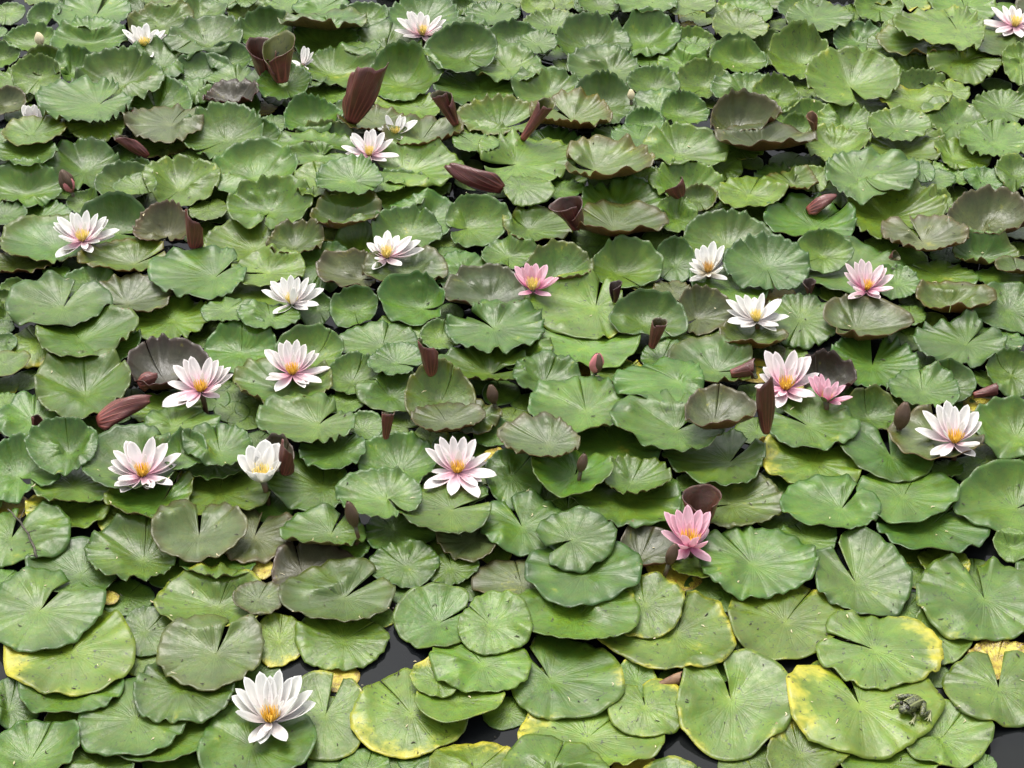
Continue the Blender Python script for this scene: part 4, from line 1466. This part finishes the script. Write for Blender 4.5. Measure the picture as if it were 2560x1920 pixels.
# ------------------------------------------------------------------ twig lying on a pad
p0 = origin(*tile((0, 2), 70, 1085), 0.004, 0.01); p1 = origin(*tile((0, 2), 318, 1498), 0.006, 0.01)
pm = (p0 + p1) / 2 + Vector((0.012, 0.01, 0.004))
def q3(t): return p0 * (1 - t) ** 2 + pm * 2 * t * (1 - t) + p1 * t * t
pts = [q3(i / 12) - p0 for i in range(13)]
for i, p in enumerate(pts): p.x += 0.0012 * math.sin(i * 2.1); p.z += 0.0008 * math.cos(i * 1.7)
root = bpy.data.objects.new("twig", tube_mesh("twig", [tuple(p) for p in pts], [0.0014 + 0.0012 * (i / 12) for i in range(13)], M_TWIG, 7))
root.location = p0; COL.objects.link(root)
for t, dx, dy in ((.55, .016, .004), (.72, -.010, -.010), (.88, .012, -.004), (.96, -.012, -.008), (.30, .004, .035)):
    c = q3(t) - p0
    link("side_shoot", tube_mesh("side_shoot", [tuple(c), (c.x + dx * .6, c.y + dy * .6, c.z + .003), (c.x + dx, c.y + dy, c.z + .002)], [0.0012, 0.0009, 0.0005], M_TWIG, 6), root)
tag(root, "thin dark twig lying across a green pad at the left edge", "twig")
LANDMARKS.append((*tile((0, 2), 190, 1290), "dark twig"))

# ------------------------------------------------------------------ litter lying on the pads
def make_litter():
    V, Fc, mi = [], [], []
    rg = random.Random(77)
    n = 0
    while n < 520:
        px, py = rg.uniform(0, 2560), rg.uniform(0, 1920)
        p = unproject(px, py, 0.03)
        if rg.random() > (0.35 if py < 1200 else 0.8) and px < 1900: continue
        n += 1
        z = float(HGT[hidx(np.array([p[0]]), np.array([p[1]]))][0]) + 0.0012
        L = rg.uniform(0.0015, 0.0055); W = rg.uniform(0.0006, 0.0016); a = rg.uniform(0, 6.28)
        d = np.array([math.cos(a), math.sin(a), rg.uniform(-.2, .2)]); s = np.array([-math.sin(a), math.cos(a), 0])
        b = len(V); bend = rg.uniform(-1, 1) * L * .5
        for t, w in ((-1, .4), (0, 1), (1, .3)):
            c = np.array([p[0], p[1], z]) + d * L * t + s * bend * (1 - t * t)
            for q in ((1, 0), (0, 1), (-1, 0), (0, -.5)):
                V.append(tuple(c + s * W * w * q[0] + np.array([0, 0, W * w * q[1]])))
        m = rg.choice((0, 0, 0, 1))
        for k in range(2):
            for q in range(4):
                i, j = b + k * 4 + q, b + k * 4 + (q + 1) % 4
                Fc.append((i, j, j + 4, i + 4)); mi.append(m)
        Fc.append((b + 3, b + 2, b + 1, b)); mi.append(m); Fc.append((b + 8, b + 9, b + 10, b + 11)); mi.append(m)
    me = bpy.data.meshes.new("leaf_litter"); me.from_pydata(V, [], Fc)
    me.materials.append(M_TWIG); me.materials.append(M_BUDCREAM)
    me.polygons.foreach_set("material_index", mi); me.update()
    o = bpy.data.objects.new("leaf_litter", me); COL.objects.link(o)
    tag(o, "tiny dark and cream scraps of litter strewn over the pads", kind="stuff")
make_litter()

# ------------------------------------------------------------------ single pads: objects and labels
WORD = {'g': "green", 'go': "brown-edged green", 'gv': "creased green", 'l': "pale green", 'd': "bronze grey", 'dv': "creased bronze",
        'do': "bronze brown-rimmed", 'dg': "dull bronze-green", 'o': "olive brown-rimmed", 'm': "dark maroon", 'dw': "funnel shaped bronze", 'dm': "dark bronze", 'y': "yellow-edged", 'Y': "withered yellow"}
DIRS = ["right of", "upper right of", "above", "upper left of", "left of", "lower left of", "below", "lower right of"]
ORD = ["nearest", "second", "third", "fourth", "fifth", "sixth", "seventh", "eighth", "ninth", "tenth", "eleventh", "twelfth", "thirteenth", "fourteenth"]
ref = {}
for P in single:
    best = min(range(len(LANDMARKS)), key=lambda i: (P.px - LANDMARKS[i][0]) ** 2 + (1.4 * (P.py - LANDMARKS[i][1])) ** 2)
    lx, ly, _ = LANDMARKS[best]
    a = math.degrees(math.atan2(ly - P.py, P.px - lx))
    P.ref = (best, int(((a + 382.5) % 360) // 45)); P.dist = math.hypot(P.px - lx, P.py - ly)
    ref.setdefault(P.ref, []).append(P)
for key, lst in ref.items():
    for i, P in enumerate(sorted(lst, key=lambda P: P.dist)):
        form = "cupped " if P.al > 0.42 and P.kind in ('g', 'go', 'l') else ""
        o = pad_object(P)
        tag(o, f"{form}{WORD[P.kind]} lily pad, {ORD[i]} {DIRS[key[1]]} the {LANDMARKS[key[0]][2]}", "lily pad", "large lily pads")
